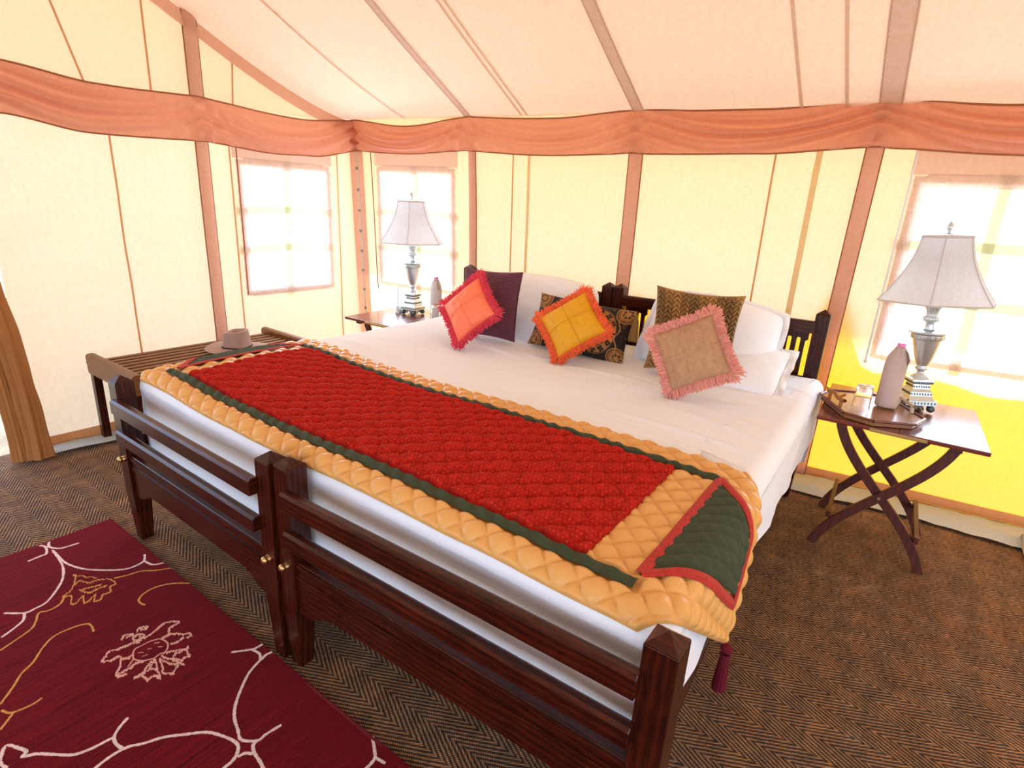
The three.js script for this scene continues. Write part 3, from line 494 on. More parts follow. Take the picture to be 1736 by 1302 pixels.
const silk = (c, k) => new THREE.MeshPhysicalMaterial({ map: dataTex(256, 256, (u, v) => { const g = 1 + .10 * per(u * 1, v * 12, 30, k) + .08 * per(u, v * 40, 60, k + 2) + rr(-.04, .04) - (per(u * 1, v * 22, 44, k + 9) > .5 ? .16 : 0); return [c[0] * g, c[1] * g, c[2] * g]; }), roughness: .65, sheen: .3, sheenColor: rgb(...c), side: THREE.DoubleSide });
const velvet = (c, k) => new THREE.MeshPhysicalMaterial({ map: dataTex(256, 256, (u, v) => { const g = 1 + .10 * per(u, v, 16, k) + rr(-.07, .07); return [c[0] * g, c[1] * g, c[2] * g]; }), roughness: .95, sheen: .5, sheenColor: rgb(.9, .6, .4), side: THREE.DoubleSide });
const yarn = (a, b) => new THREE.MeshPhysicalMaterial({ color: rgb(...a), roughness: 1, sheen: .6, sheenColor: rgb(...b), side: THREE.DoubleSide });
fringed('coral orange cushion with crimson fringe leaning on the purple cushion', [-1.905, 0.891, -2.291], -.056, -.436, .822, .255, silk([.99, .50, .34], 3), fabric([.70, .18, .08]), yarn([.80, .07, .11], [1, .2, .2]));
fringed('mustard yellow cushion with orange fringe standing before the patterned bolster', [-1.384, 0.872, -2.480], .072, -.62, .752, .265, silk([.87, .63, .0], 5), fabric([.40, .22, .02]), yarn([.92, .17, .05], [1, .35, .2]));
fringed('beige brown velvet cushion with dusty pink fringe before the braided cushion', [-0.708, 0.892, -2.296], .12, -.22, .50, .251, velvet([.70, .54, .40], 7), fabric([.62, .40, .26]), yarn([.85, .38, .30], [1, .5, .4]));
{ // purple ribbed cushion
  const o = posed('purple_cushion', 'dark purple ribbed cushion behind the coral one', 'cushion', [-1.945, 0.892, -2.519], .07, -.18, .03);
  lpart('cover', cushionGeo(.383, .383, .06, { pinch: .07, n: 120, relief: (u, v) => .0022 * Math.sin((v + u * .55) * 62 + 2.2 * Math.sin(u * 22)) }), new THREE.MeshPhysicalMaterial({ color: rgb(.105, .025, .042), roughness: .8, sheen: .7, sheenColor: rgb(.7, .35, .4), side: THREE.DoubleSide }), o);
}
{ // braided cushion: columns of plaited chevrons
  const o = posed('braided_cushion', 'olive brown cushion of plaited braids propped on the white pillow', 'cushion', [-0.824, 0.903, -2.647], .33, -.14, -.03);
  const bm = dataTex(512, 512, (u, v) => { /* straw strands */ const col = u * 10, k = Math.abs((col % 1) - .5), ph = Math.floor(v * 17 + k * 1.8 + Math.floor(col) * .5), q = .82 + .13 * Math.sin(ph * 12.9 + Math.floor(col) * 7.7) + .10 * Math.sin((v * 17 + k * 1.8) * 25) + rr(-.06, .06); return [.68 * q, .50 * q, .26 * q]; });
  lpart('cover', cushionGeo(.40, .40, .065, { pinch: .09, n: 240, relief: (u, v) => { const U = (u + 1) / 2, W = (v + 1) / 2, col = U * 10, k = Math.abs((col % 1) - .5); return .018 * Math.pow(Math.abs(Math.sin((W * 17 + k * 1.8 + Math.floor(col) * .5) * Math.PI)), .6) * Math.pow(Math.sin(Math.PI * clamp(2 * Math.min(k, .5 - k) + .18, 0, .5)), .8); } }), new THREE.MeshPhysicalMaterial({ map: bm, roughness: .8, sheen: .3, sheenColor: rgb(.8, .6, .3), side: THREE.DoubleSide }), o);
}
{ // black and gold bolster
  const o = posed('patterned_bolster', 'black and gold paisley bolster lying behind the mustard cushion', 'cushion', [-1.430, 0.821, -2.657], .10, -.36, -.05);
  const map = canvasTex(1024, 560, (c, w, h) => {
    c.fillStyle = '#17100c'; c.fillRect(0, 0, w, h);
    const gold = '#a8793c', dark = '#17100c', rust = '#8c4a1e';
    const ring = (x, y, r, lw, col, a0 = 0, a1 = 6.2832, ky = 1) => { c.save(); c.translate(x, y); c.scale(1, ky); c.beginPath(); c.arc(0, 0, r, a0, a1); c.lineWidth = lw; c.strokeStyle = col; c.stroke(); c.restore(); };
    const flower = (x, y, r) => { c.fillStyle = dark; for (let k = 0; k < 4; k++) { c.beginPath(); c.ellipse(x + Math.cos(k * 1.571) * r * .6, y + Math.sin(k * 1.571) * r * .6, r * .5, r * .42, k * 1.571, 0, 6.3); c.fill(); } c.fillStyle = gold; c.beginPath(); c.arc(x, y, r * .22, 0, 6.3); c.fill(); };
    for (const cx of [0, w]) for (const cy of [0, h]) { c.fillStyle = gold; c.beginPath(); c.arc(cx + (cx ? -60 : 60), cy + (cy ? -50 : 50), 105, 0, 6.3); c.fill(); ring(cx + (cx ? -60 : 60), cy + (cy ? -50 : 50), 88, 9, dark); ring(cx + (cx ? -60 : 60), cy + (cy ? -50 : 50), 70, 12, rust); for (let k = 0; k < 7; k++) flower(cx + (cx ? -60 : 60) + Math.cos(k * .9) * 38, cy + (cy ? -50 : 50) + Math.sin(k * .9) * 38, 14); }
    for (const cx of [300, 724]) { c.save(); c.translate(cx, h / 2); c.fillStyle = gold; c.beginPath(); c.ellipse(0, 0, 205, 238, 0, 0, 6.3); c.fill(); c.fillStyle = dark; c.beginPath(); c.ellipse(0, 0, 120, 150, 0, 0, 6.3); c.fill(); c.restore();
      ring(cx, h / 2, 200, 7, dark, 0, 6.3, 1.15); ring(cx, h / 2, 128, 7, rust, 0, 6.3, 1.25);
      for (let k = 0; k < 12; k++) flower(cx + Math.cos(k * .5236) * 163, h / 2 + Math.sin(k * .5236) * 195, 30);
      for (let k = 0; k < 5; k++) { ring(cx, h / 2, 22 + k * 22, 6, k % 2 ? gold : rust, k, k + 4.4, 1.2); } flower(cx, h / 2, 26); }
    c.strokeStyle = gold; c.lineWidth = 13; for (const x of [512, 90, 934]) { c.beginPath(); for (let y = 0; y <= h; y += 8) c.lineTo(x + 16 * Math.sin(y * .035), y); c.stroke(); }
    for (let k = 0; k < 150; k++) { const x = rnd() * w, y = rnd() * h; ring(x, y, 5 + rnd() * 7, 3, rnd() < .5 ? gold : dark, 0, 4.6); }
  });
  lpart('cover', cushionGeo(.563, .292, .06, { pinch: .06, n: 60 }), new THREE.MeshPhysicalMaterial({ map, roughness: .8, sheen: .3, sheenColor: rgb(.6, .45, .25), side: THREE.DoubleSide }), o);
  const tas = [new THREE.SphereGeometry(.012, 12, 8).translate(.283, .118, .01), grid(span(0, 1, 8), span(0, 6.2832, 36), (h, a) => { const r = (.008 + .016 * Math.sqrt(h)) * (1 + .12 * Math.sin(a * 12)); return [.287 + .012 * h + Math.cos(a) * r, .11 - h * .12, .012 + Math.sin(a) * r]; })];
  lpart('tassel', tas, fabric([.26, .15, .05]), o, 'brown corner tassel');
}
// ================================================================ folding tables, lamps and what stands on them
function foldingTable(label, [x, z], turn, [w, d], H) {
  const o = thing('folding_table', label, 'table', [x, 0, z], 'folding wooden bedside tables'); o.rotation.y = turn;
  const n = 2; // two leaves that meet in the middle
  for (let k = 0; k < n; k++) lpart('tabletop_leaf', grain(box(w / 2 - .001, .018, d, .004).translate((k - .5) * w / 2, H - .009, 0), 2), M.tableWood, o);
  for (const s of [-1, 1]) lpart('batten', grain(box(.04, .022, d - .06, .003).translate(s * (w / 2 - .10), H - .029, 0), 2), M.legWood, o);
  lpart('hinge', box(.20, .014, .006, .002).translate(0, H - .012, d / 2 + .001), M.brass, o, 'narrow brass hinge plate');
  // curved legs that cross: an S running from one top corner to the other foot
  const sabre = (dir, zz) => {
    const path = span(0, 1, 22).map(t => { const y = lerp(H - .03, .0, t), c = Math.cos(Math.PI * t); return [dir * (c * .21 * .62 + (1 - 2 * t) * .21 * .38), y]; });
    const out = [], inn = [];
    path.forEach((p, i) => { const a = path[Math.max(0, i - 1)], b = path[Math.min(path.length - 1, i + 1)], L = Math.hypot(b[0] - a[0], b[1] - a[1]), nx = -(b[1] - a[1]) / L, ny = (b[0] - a[0]) / L, hw = .019; out.push([p[0] + nx * hw, p[1] + ny * hw]); inn.push([p[0] - nx * hw, p[1] - ny * hw]); });
    const s = new THREE.Shape([...out, ...inn.reverse()].map(q => new THREE.Vector2(q[0], Math.max(0, q[1]))));
    return grain(new THREE.ExtrudeGeometry(s, { depth: .016, bevelEnabled: true, bevelSize: .0015, bevelThickness: .002, bevelOffset: -.0015, bevelSegments: 1 }).translate(0, 0, zz), 1);
  };
  const zf = d / 2 - .10, zb = -d / 2 + .10;
  lpart('leg', sabre(1, zf), M.legWood, o); lpart('leg', sabre(-1, zf - .020), M.legWood, o); lpart('leg', sabre(1, zb), M.legWood, o); lpart('leg', sabre(-1, zb + .020), M.legWood, o);
  for (const zz of [zf + .018, zb - .002]) lpart('pivot', new THREE.CylinderGeometry(.007, .007, .008, 12).rotateX(Math.PI / 2).translate(0, (H - .03) / 2, zz), M.brass, o, 'brass pivot');
  for (const s of [-1, 1]) lpart('stretcher', grain(box(.018, .03, zf - zb, .002).translate(s * .17, .155, (zf + zb) / 2 + (s > 0 ? .01 : -.0)), 2), M.legWood, o);
  return o;
}
foldingTable('folding dark wood table with crossed curved legs at the right of the bed', [.045, -2.985], .035, [.60, .62], .64);
foldingTable('folding dark wood table half hidden behind the left bed beside the corner', [-2.85, -2.775], .035, [.60, .62], .64);

function tableLamp(label, [x, y, z], lean, turn) {
  const o = thing('table_lamp', label, 'lamp', [x, y, z], 'pewter urn table lamps with pale bell shades'); o.rotation.set(0, turn, lean, 'ZYX');
  const sq = (b, t, h, y0) => { const g = new THREE.CylinderGeometry(t * .7071, b * .7071, h, 4, 1).rotateY(Math.PI / 4).translate(0, y0 + h / 2, 0).toNonIndexed(); g.computeVertexNormals(); return g; };
  const feet = []; for (const sx of [-1, 1]) for (const sz of [-1, 1]) { feet.push(new THREE.SphereGeometry(.020, 12, 8).scale(1, .8, 1).translate(sx * .055, .017, sz * .055), new THREE.TorusGeometry(.014, .006, 6, 12).rotateY(sx * sz * .785).translate(sx * .058, .028, sz * .058)); }
  for (const q of [-1, 1]) { feet.push(new THREE.TorusGeometry(.018, .005, 6, 12, Math.PI).translate(0, .012, q * .060), new THREE.TorusGeometry(.018, .005, 6, 12, Math.PI).rotateY(1.571).translate(q * .060, .012, 0)); }
  lpart('scrolled_feet', feet, M.pewterDark, o).scale.set(.86, 1, .86);
  const pln = lpart('plinth', [sq(.142, .142, .022, .034), sq(.128, .104, .018, .056), sq(.104, .100, .018, .074), sq(.100, .080, .012, .092), sq(.080, .076, .022, .104), sq(.076, .102, .014, .126), sq(.102, .098, .008, .140), sq(.07, .05, .010, .148)], M.pewter, o); pln.scale.set(.86, 1, .86);
  const beads = []; for (const [r, y0, n, s] of [[.070, .045, 9, .0055], [.0515, .083, 8, .005], [.0400, .115, 7, .0045], [.048, .134, 8, .0045]]) for (let k = 0; k < n; k++) for (let f = 0; f < 4; f++) { const a = lerp(-r, r, (k + .5) / n); beads.push(new THREE.BoxGeometry(s, s * 1.8, s).translate(a, y0, r).rotateY(f * 1.5708)); }
  lpart('bead_rows', beads, M.pewterDark, pln);
  const flute = (pts, n, amp, y0, y1) => { const g = lathe(pts, 96), p = g.attributes.position; for (let i = 0; i < p.count; i++) { const yy = p.getY(i); if (yy < y0 || yy > y1) continue; const a = Math.atan2(p.getZ(i), p.getX(i)), k = 1 + amp * Math.abs(Math.sin(a * n / 2)); p.setXYZ(i, p.getX(i) * k, yy, p.getZ(i) * k); } g.computeVertexNormals(); return g; };
  lpart('urn', flute([[.0, .150], [.022, .152], [.026, .162], [.013, .172], [.012, .182], [.020, .190], [.023, .197], [.016, .204], [.021, .212], [.032, .245], [.042, .290], [.049, .325], [.050, .329], [.053, .330], [.0535, .348], [.056, .352], [.066, .356], [.068, .360], [.060, .364], [.0, .366]], 40, .06, .3295, .3495), M.pewter, o).scale.set(1.13, 1, 1.13);
  lpart('neck', flute([[.0, .362], [.022, .366], [.018, .374], [.016, .395], [.020, .402], [.028, .410], [.031, .418], [.027, .426], [.020, .431], [.020, .438], [.023, .455], [.029, .470], [.031, .474], [.0, .476]], 16, .10, .405, .472), M.pewter, o);
  lpart('stem', [lathe([[.008, .47], [.008, .55], [.0, .551]], 12), tube([[0, .5, 0], [.055, .56, 0], [.06, .66, 0], [.02, .77, 0], [0, .782, 0]], .0025, 24, 5), tube([[0, .5, 0], [-.055, .56, 0], [-.06, .66, 0], [-.02, .77, 0], [0, .782, 0]], .0025, 24, 5)], M.pewter, o);
  lpart('bulb', new THREE.SphereGeometry(.028, 16, 12).scale(1, 1.3, 1).translate(0, .59, 0), M.pillow, o);
  lpart('finial', lathe([[.0, .775], [.007, .778], [.005, .788], [.011, .800], [.013, .812], [.004, .828], [0, .830]], 8), M.pewter, o);
  // six sided bell shade
  const S = (t, a) => { const k = .098 + (.230 - .098) * (Math.pow(t, 1.9) * .75 + t * .25), sec = Math.PI / 3, q = ((a % sec) + sec) % sec - sec / 2, r = k * lerp(1, Math.cos(sec / 2) / Math.cos(q), .82); return [Math.cos(a) * r, .768 - t * .272, Math.sin(a) * r]; };
  const shd = lpart('lamp_shade', grid(span(0, 1, 24), span(0, Math.PI * 2, 72), S, { fuv: (t, a) => [a * .15, t * .3] }), M.shade, o);
  for (let k = 0; k < 6; k++) lpart('shade_seam', tube(span(0, 1, 12).map(t => { const p = S(t, k * Math.PI / 3); return [p[0] * 1.006, p[1], p[2] * 1.006]; }), .0025, 20, 5), M.shadeTrim, shd);
  for (const [t, r] of [[0, .005], [1, .0035]]) lpart('shade_trim', tube(span(0, Math.PI * 2, 48).slice(0, 48).map(a => S(t, a)), r, 96, 6, true), M.shadeTrim, shd);
  return o;
}
tableLamp('pewter urn lamp with pale bell shade on the right table before the large window', [.092, .64, -3.098], .062, .45);
tableLamp('pewter urn lamp with pale bell shade on the left table before the corner window', [-2.912, .64, -2.88], .02, .12);

// cloth covered bottles with pink caps
function bottle(label, [x, y, z], r, h, c) {
  const o = thing('covered_bottle', label, 'bottle', [x, y, z], 'cloth covered water bottles with pink caps');
  const g = lathe([[0, 0], [r * .92, 0], [r, .008], [r, h * .25], [r * 1.01, h * .55], [r * .99, h * .70], [r * .85, h * .80], [r * .58, h * .89], [r * .40, h * .93], [r * .38, h * .945], [0, h * .945]], 72), p = g.attributes.position;
  for (let i = 0; i < p.count; i++) { const yy = p.getY(i) / h, a = Math.atan2(p.getZ(i), p.getX(i)), k = 1 + .05 * smooth(.62, .92, yy) * Math.sin(a * 17 + 2 * Math.sin(a * 5)) + .012 * Math.sin(a * 3 + yy * 9) + .02 * smooth(.12, 0, yy) * Math.sin(a * 13); p.setXYZ(i, p.getX(i) * k, p.getY(i), p.getZ(i) * k); }
  g.computeVertexNormals();
  const cvr = lpart('cloth_cover', g, fabric(c, { map: again(weave, 4, 6), bumpMap: again(weaveBump, 4, 6), bumpScale: .001 }), o);
  lpart('bottle_cap', [new THREE.CylinderGeometry(r * .36, r * .36, h * .055, 24).translate(0, h * .972, 0)], new THREE.MeshPhysicalMaterial({ color: rgb(.85, .22, .55), roughness: .4 }), o, 'pink screw cap');
  lpart('drawstring', [tube([[r * .45, h * .90, .004], [r * .75, h * .86, .012], [r * .92, h * .78, .012], [r * 1.0, h * .72, .01]], .0025, 16, 5), tube([[r * .45, h * .90, -.002], [r * .72, h * .87, .016], [r * 1.05, h * .75, .018]], .0025, 16, 5), new THREE.TorusGeometry(r * .44, .003, 6, 30).rotateX(1.571).translate(0, h * .915, 0), grid(span(0, 1, 6), span(-1, 1, 2), (t, a) => [r * (.55 + .55 * t), h * (.90 - .20 * t), .014 + a * (.004 + .012 * t)])], fabric([.52, .40, .33]), cvr);
  return o;
}
bottle('water bottle in a pinkish brown cloth cover on the octagonal tray', [-.014, .672, -2.93], .043, .288, [.95, .76, .68]);
bottle('water bottle in a beige cloth cover behind a glass on the left table', [-2.72, .64, -2.91], .040, .285, [.97, .86, .80]);
function glassTumbler(label, [x, y, z], r, h) {
  const o = thing('glass_tumbler', label, 'glass', [x, y, z], 'upturned drinking glasses');
  lpart('glass_body', lathe([[r, 0], [r * .96, h * .5], [r * .92, h - .004], [r * .88, h], [0, h], [0, h - .008], [r * .82, h - .008], [r * .90, h * .5], [r * .945, .001], [r, 0]], 40), M.glass, o); return o;
}
glassTumbler('clear upturned glass on the octagonal tray beside the bottle', [-.100, .673, -2.80], .034, .105);
glassTumbler('clear upturned glass before the bottle on the left table', [-2.645, .64, -2.825], .034, .105);
{ // octagonal tray with twig handles
  const o = thing('octagonal_tray', 'octagonal wooden tray with orange twig handles on the right table', 'tray', [-.070, .640, -2.895]); o.rotation.y = .52;
  const oct = (k, cx = .164, cz = .208, c = .082) => [[-cx + c, -cz], [cx - c, -cz], [cx, -cz + c], [cx, cz - c], [cx - c, cz], [-cx + c, cz], [-cx, cz - c], [-cx, -cz + c]].map(q => [q[0] * k, q[1] * k]);
  const plate = (k, h, y0) => grain(new THREE.ExtrudeGeometry(new THREE.Shape(oct(k).map(q => new THREE.Vector2(...q))), { depth: h, bevelEnabled: true, bevelSize: .003, bevelThickness: .003, bevelSegments: 2 }).rotateX(-Math.PI / 2).translate(0, y0, 0), 2);
  lpart('tray_base', plate(.95, .018, .004), new THREE.MeshPhysicalMaterial({ map: again(oakMap, 1, 4), roughness: .3, clearcoat: .6, clearcoatRoughness: .2, color: rgb(.95, .8, .75) }), o);
  const pts = oct(1), n = 8;
  for (let k = 0; k < n; k++) { const a = pts[k], b = pts[(k + 1) % n]; lpart('tray_rim', tube([[a[0], .026, a[1]], [(a[0] + b[0]) / 2, .026, (a[1] + b[1]) / 2], [b[0], .026, b[1]]], .0065, 8, 8), M.tableWood, o); }
  const twig = fabric([.72, .30, .08], { roughness: .6, bumpMap: again(weaveBump, 2, 2), bumpScale: .002 }), pale = fabric([.66, .58, .42], { roughness: .7 });
  const handle = (s, m) => lpart('twig_handle', [tube([[s * .150, .026, -.060], [s * .150, .060, -.058]], .008, 8, 8), tube([[s * .150, .026, .052], [s * .148, .058, .050]], .008, 8, 8), tube([[s * .150, .060, -.082], [s * .146, .066, -.03], [s * .150, .058, .02], [s * .146, .062, .075]], .0085, 20, 8), tube([[s * .148, .060, .02], [s * .130, .080, .035]], .006, 8, 7), tube([[s * .148, .062, -.06], [s * .165, .076, -.075]], .006, 8, 7)], m, o, m === twig ? 'orange twig handle' : 'pale twig handle');
  handle(-1, twig); handle(1, pale);
}
{ // hand bell on the left table
  const o = thing('hand_bell', 'small metal hand bell with a tall handle beside the left lamp', 'bell', [-3.01, .64, -2.825]);
  lpart('bell_cup', lathe([[.033, 0], [.034, .003], [.026, .020], [.021, .045], [.017, .052], [.0, .056]], 28), M.pewter, o);
  lpart('handle', lathe([[.004, .054], [.006, .07], [.004, .085], [.0055, .12], [.004, .15], [.006, .175], [.003, .19], [0, .192]], 14), M.pewter, o);
}

// ================================================================ luggage rack and hat
{
  const o = thing('luggage_rack', 'slatted wooden luggage rack against the left wall beside the bed', 'rack', [-3.39, 0, -1.64]);
  const xa = -3.675, xb = -3.115, zN = -1.135, zF = -2.19, top = .475;
  for (let k = 0; k < 9; k++) { const x = lerp(xa + .035, xb - .035, k / 8); part('slat', grain(box(.036, .018, zN - zF - .04, .006).translate(x, top - .009, (zN + zF) / 2), 2), M.rackWood, o); }
  for (const [z, hB] of [[zN, .40], [zF, .41]]) part('end_rail', bar([xa - .012, 0, z], [xb + .012, 0, z], [[-.022, hB], [.018, hB], [.018, .478], [.024, .484], [.027, .495], [.022, .505], [.008, .510], [-.014, .508], [-.024, .498]], .002), M.rackWood, o);
  for (const z of [zN, zF]) for (const x of [xa + .025, xb - .025]) part('leg', grain(box(.045, .41, .04, .004).translate(x, .205, z), 1), z === zN ? M.wood : M.rackWood, o);
  for (const x of [xa + .025, xb - .025]) part('side_rail', grain(box(.024, .05, zN - zF - .04, .004).translate(x, .425, (zN + zF) / 2), 2), M.wood, o);
  part('peg', new THREE.CylinderGeometry(.009, .011, .045, 12).rotateZ(1.571).translate(xa - .012, .455, zN + .01), M.legWood, o);
}
{
  const o = thing('brimmed_hat', 'brown felt hat with a braided band on the slatted rack', 'hat', [-3.345, .482, -1.80]);
  const felt = new THREE.MeshPhysicalMaterial({ map: dataTex(256, 256, (u, v) => { const g = 1 + .10 * per(u, v, 24, 4) + rr(-.07, .07); return [.64 * g, .53 * g, .48 * g]; }), roughness: .95, sheen: .4, sheenColor: rgb(.8, .65, .55), side: THREE.DoubleSide });
  const brim = grid(span(0, 1, 14), span(0, Math.PI * 2, 72), (t, a) => { const r = lerp(.083, .188, t), e = 1 + .12 * Math.cos(2 * a); return [Math.cos(a) * r * (2 - e) * .96, .008 + .020 * t * t * Math.pow(Math.cos(a), 2) + .008 * (1 - t), Math.sin(a) * r * e]; }, { fuv: (t, a) => [a, t] });
  const crown = grid(span(0, 1, 40), span(0, Math.PI * 2, 72), (t, a) => {
    const H = .118; let r, y;
    if (t < .62) { const k = t / .62; r = lerp(.085, .072, k); y = .012 + k * (H - .018); }
    else if (t < .74) { const k = (t - .62) / .12; r = .072 - .010 * (1 - Math.cos(k * 1.571)); y = H - .006 + .006 * Math.sin(k * 1.571); }
    else { const k = (t - .74) / .26; r = .062 * (1 - k); y = H - .030 * smooth(0, .55, k); }
    const e = 1 + .13 * Math.cos(2 * a), pinch = t > .3 && t < .74 ? .10 * Math.exp(-Math.pow(((a + .5) % 6.283 - 1.25) / .45, 2)) * (t - .3) + .10 * Math.exp(-Math.pow(((a + .5) % 6.283 - 2.9) / .45, 2)) * (t - .3) : 0;
    return [Math.cos(a) * r * (2 - e) * (1 - pinch), y + .008 * Math.cos(a + .4) * smooth(.5, .74, t) * smooth(1, .8, t), Math.sin(a) * r * e * (1 - pinch)];
  }, { fuv: (t, a) => [a, t * 2] });
  lpart('brim', brim, felt, o); const cr = lpart('crown', crown, felt, o);
  const band = a => [Math.cos(a) * .0865 * (2 - 1 - .13 * Math.cos(2 * a)) * 1.0, .022, Math.sin(a) * .0865 * (1 + .13 * Math.cos(2 * a))];
  lpart('hat_band', [tube(span(0, 6.2832, 40).slice(0, 40).map(a => { const p = band(a); return [p[0], p[1] + .003 * Math.sin(a * 20), p[2]]; }), .0035, 120, 5, true), tube(span(0, 6.2832, 40).slice(0, 40).map(a => { const p = band(a); return [p[0], p[1] - .003 * Math.sin(a * 20), p[2]]; }), .0035, 120, 5, true)], fabric([.04, .03, .03]), cr, 'dark braided band');
  o.rotation.y = .5;
}

// ================================================================ rug
{
  const cream = [
    '2 26 4.5 25 8 25.5 10.5 26.5 10.5 28 11 32',
    '2 23 5.5 24 8.5 23 10.5 21 11.5 16',
    '9.5 24 18 24.5 25.5 25.5 33 28 38.5 31.5 43.5 36 44.5 39.5 44.5 42.5 40 46.5',
    '11.5 24 18.5 24 24.5 23.5 32 21 38.5 16.5 43.5 11.5 44.5 7.5 43.5 4.5 39.5 2.5',
    '43.5 4.5 48.5 3.5 50.5 0.5',
    '44.5 42.5 48.5 44 51 47.5 52.5 50.5',
    '116 39 117.5 41.5 119.5 43.5 122 44 125 43.5 125.5 42.5',
    '119.5 43.5 119 47 118.5 49 117 52 113 55 109.5 57.5 107.5 60 106.5 59 103.5 60 100.5 61.5 102.5 63 105.5 64 108 63.5',
    '125.5 50 125 46.5 125.5 42.5 127.5 39.5 129.5 35.5 133 31.5 137 27.5 141.5 25.5 145 24.5 147.5 24.5 149.5 26 150.5 28 150.5 30',
    '119 -0.5 119 1.5 118.5 3.5 115 8',
    '118.5 3.5 122 3 124.5 4 124 2 124.5 -0.5',
    '124.5 4 126.5 9 130 13.5 134.5 18 138.5 20.5 143 22 146.5 23 150 20.5 150 18 150.5 14',
    '150 20.5 150.5 22 153 23 156.5 23.5 158.5 24',
    '150.5 26 151 24.5 152.5 23.5',
    '173.5 0.5 176.5 2.5 178.5 4 179 6 179 7.5',
    '178.5 4 181.5 3.5',
  ];
  const gold = [
    '56.5 -0.5 53 4.5 49.5 8 48 12.5 46.5 16',
    '71 -0.5 66 4 63.5 9 64 13 66 15.5 68.5 16 70.5 15.5',
    '44.5 31 48 33.5 49 37 48 39.5 52 41.5 55 43.5 57 47.5 59 52.5',
    '71.5 31.5 68.5 31 66 31.5 64.5 35 64.5 40 67.5 44 72.5 48 75 51.5 79 54.5 83.5 58.5',
    '90 51 90.5 53 90 56 89 58 86.5 59',
    '89.5 57 91.5 59 93.5 61',
    '41.5 20 34 24.5 35 24.5 42 28 44.5 31.5 46 29.5 50.5 31 51.5 30 49 27 53.5 28 53 26 51.5 24 55 25.5 55.5 23.5 53.5 22.5 53.5 20 50.5 19 50 17 45.5 17.5 43 20.5 42.5 23 39 24.5 40 26.5',
    '45 25.5 46 23 47 20.5',
    '44.5 26.5 48.5 25 48.5 22.5 49 19.5',
  ];
  const flower = [
    '92 28 90 26.5 90 24.5 90 22.5 90.5 21 91.5 19.5 93.5 19 95.5 19 97.5 20 98.5 21.5 98 22.5 98.5 24.5 98 25.5 97 27 95.5 28 94 28.5 92 28',
    '92 28 92 30 89.5 31 89.5 32 89.5 33 88 35 86.5 33.5 85 32 86 30 86 28.5 86.5 27.5 86.5 26 87.5 24.5 87 23.5',
    '94 28.5 95.5 30.5',
    '92.5 29 91.5 31 93.5 32 95 33 96 34 97.5 34.5 98.5 33.5 98.5 32.5',
    '97 34 97 32 97 30.5 96.5 29.5 96.5 28 97.5 27',
    '87 22.5 87 21 86.5 19.5 86 18 85.5 17 85 15.5 86 13.5 88 12 88.5 13.5 88.5 15 89.5 16 91.5 16.5 93 15 95 14 96 12.5 97.5 12.5 97.5 14',
    '96.5 14.5 97 16.5 96.5 18.5',
    '91.5 19 91.5 17.5 91.5 16.5',
    '86.5 23.5 86.5 24.5 85 25 84 24.5 84 23 85.5 22 86.5 23 85 23',
    '82.5 27.5 81 26 82.5 24 82.5 26',
    '82 22.5 81 21.5 82.5 19.5 83 21 81.5 21.5',
    '99 25.5 100.5 27.5 102 29.5 102 31.5 102.5 30 102 27.5 103.5 26 102.5 25.5 99 24.5 100.5 26 102 27.5',
    '103 30 104.5 29.5 106 29.5 105.5 28 106.5 27 108 27 107 26.5 104 26',
    '100 23.5 102 24 104.5 24.5 106.5 25.5 108.5 24 109 23.5 107.5 22 106.5 21 105 22 102.5 23 100 23.5',
    '99 22.5 101.5 22 103.5 21 106.5 20.5 108 20',
    '98.5 21.5 100 19.5 101.5 17.5 102.5 16.5 101.5 15.5',
    '103 16.5 104.5 17 106 17 105.5 18.5 106 19.5 104 20.5 103.5 21 101.5 19.5 102.5 18',
    '92.5 26.5 93 25.5',
    '95 26.5 95 25',
    '93 24 93 23',
    '92 21.5 92.5 20.5',
    '94.5 21.5 95 20.5',
  ];
  const o = thing('rug', 'dark red rug with cream and gold vine and flower line pattern before the bed', 'rug', [-2.68, 0, -.795]);
  const W = 2.4, D = 1.7, T = .012, K = 2048 / W;
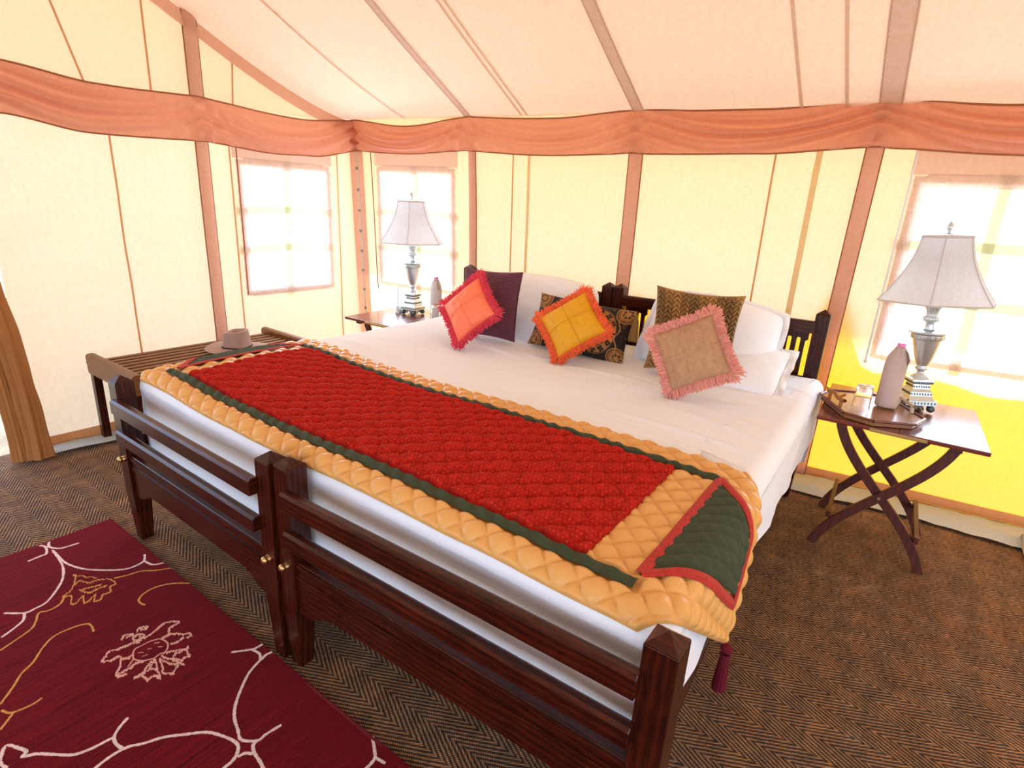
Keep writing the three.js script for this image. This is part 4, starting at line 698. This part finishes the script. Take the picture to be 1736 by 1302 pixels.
  const map = canvasTex(2048, Math.round(D * K), (c, w, h) => {
    c.fillStyle = '#680f17'; c.fillRect(0, 0, w, h);
    for (let k = 0; k < 5200; k++) { const x = rnd() * w, y = rnd() * h, L = 60 + rnd() * 260, dark = rnd() < .5; c.fillStyle = dark ? 'rgba(34,2,8,.16)' : `rgba(${130 + rnd() * 40 | 0},${16 + rnd() * 22 | 0},30,.13)`; c.fillRect(x, y, 1.5 + rnd() * 4, L); }
    const stroke = (list, col, lw, jag = 0) => { c.strokeStyle = col; c.lineCap = 'round'; c.lineJoin = 'round';
      for (const l of list) { const q = l.split(' ').map(Number), P = []; for (let i = 0; i < q.length; i += 2) P.push([(q[i] - 1) / 100 * K, q[i + 1] / 100 * K]);
        const curve = P.length > 2 ? new THREE.SplineCurve(P.map(p => new THREE.Vector2(...p))).getPoints(P.length * 8).map(v => [v.x, v.y]) : P;
        if (jag) curve.forEach((p, i) => { const s = i % 3 === 1 ? 1 : i % 3 === 2 ? -.5 : 0; p[0] += s * jag * (.6 + .8 * rnd()); p[1] += s * jag * (rnd() - .2); });
        for (let i = 1; i < curve.length; i++) { c.lineWidth = lw * (.75 + .45 * rnd()); c.beginPath(); c.moveTo(...curve[i - 1]); c.lineTo(...curve[i]); c.stroke(); } } };
    stroke(cream, '#e6cfc4', .0085 * K); stroke(gold.slice(0, 6), '#cf9d52', .0065 * K); stroke(gold.slice(6), '#cf9d52', .0042 * K, .005 * K); stroke(flower.slice(0, 1), '#dfae98', .0045 * K); stroke(flower.slice(1), '#dfae98', .0042 * K, .0055 * K);
    // the rest of the field, towards the camera: the same vines again
    c.save(); c.translate(1.15 * K, .62 * K); stroke(cream.slice(0, 5), '#e6cfc4', .0105 * K); c.restore(); c.save(); c.translate(0, .85 * K); stroke(flower, '#dfae98', .0062 * K); c.restore();
    const im = c.getImageData(0, 0, w, h); for (let i = 0; i < im.data.length; i += 4) { const g = .82 + .36 * rnd(); im.data[i] *= g; im.data[i + 1] *= g; im.data[i + 2] *= g; } c.putImageData(im, 0, 0);
  });
  map.flipY = false; map.wrapS = map.wrapT = THREE.ClampToEdgeWrapping;
  const pile = dataTex(512, 512, (u, v) => { const g = .5 + .4 * per(u * 6, v, 60, 3) + rr(-.3, .3); return [g, g, g]; }, { srgb: false, repeat: [3, 3] });
  const m = new THREE.MeshPhysicalMaterial({ map, bumpMap: pile, bumpScale: .003, roughness: 1, specularIntensity: .2, sheen: .12, sheenColor: rgb(1, .25, .3) });
  lpart('woven_field', grid(span(0, 1, 40), span(0, 1, 30), (u, v) => [u * W + .003 * nz(u * 9, v * 9), T + .002 * nz(u * 8, v * 8, 3), v * D], { fuv: (u, v) => [u, v], flip: true }), m, o);
  lpart('rug_edge', [box(W, T - .001, .012, .003).translate(W / 2, T / 2, .006), box(.012, T - .001, D, .003).translate(.006, T / 2, D / 2)], fabric([.16, .02, .025]), o);
}

renderer.render(scene, camera);
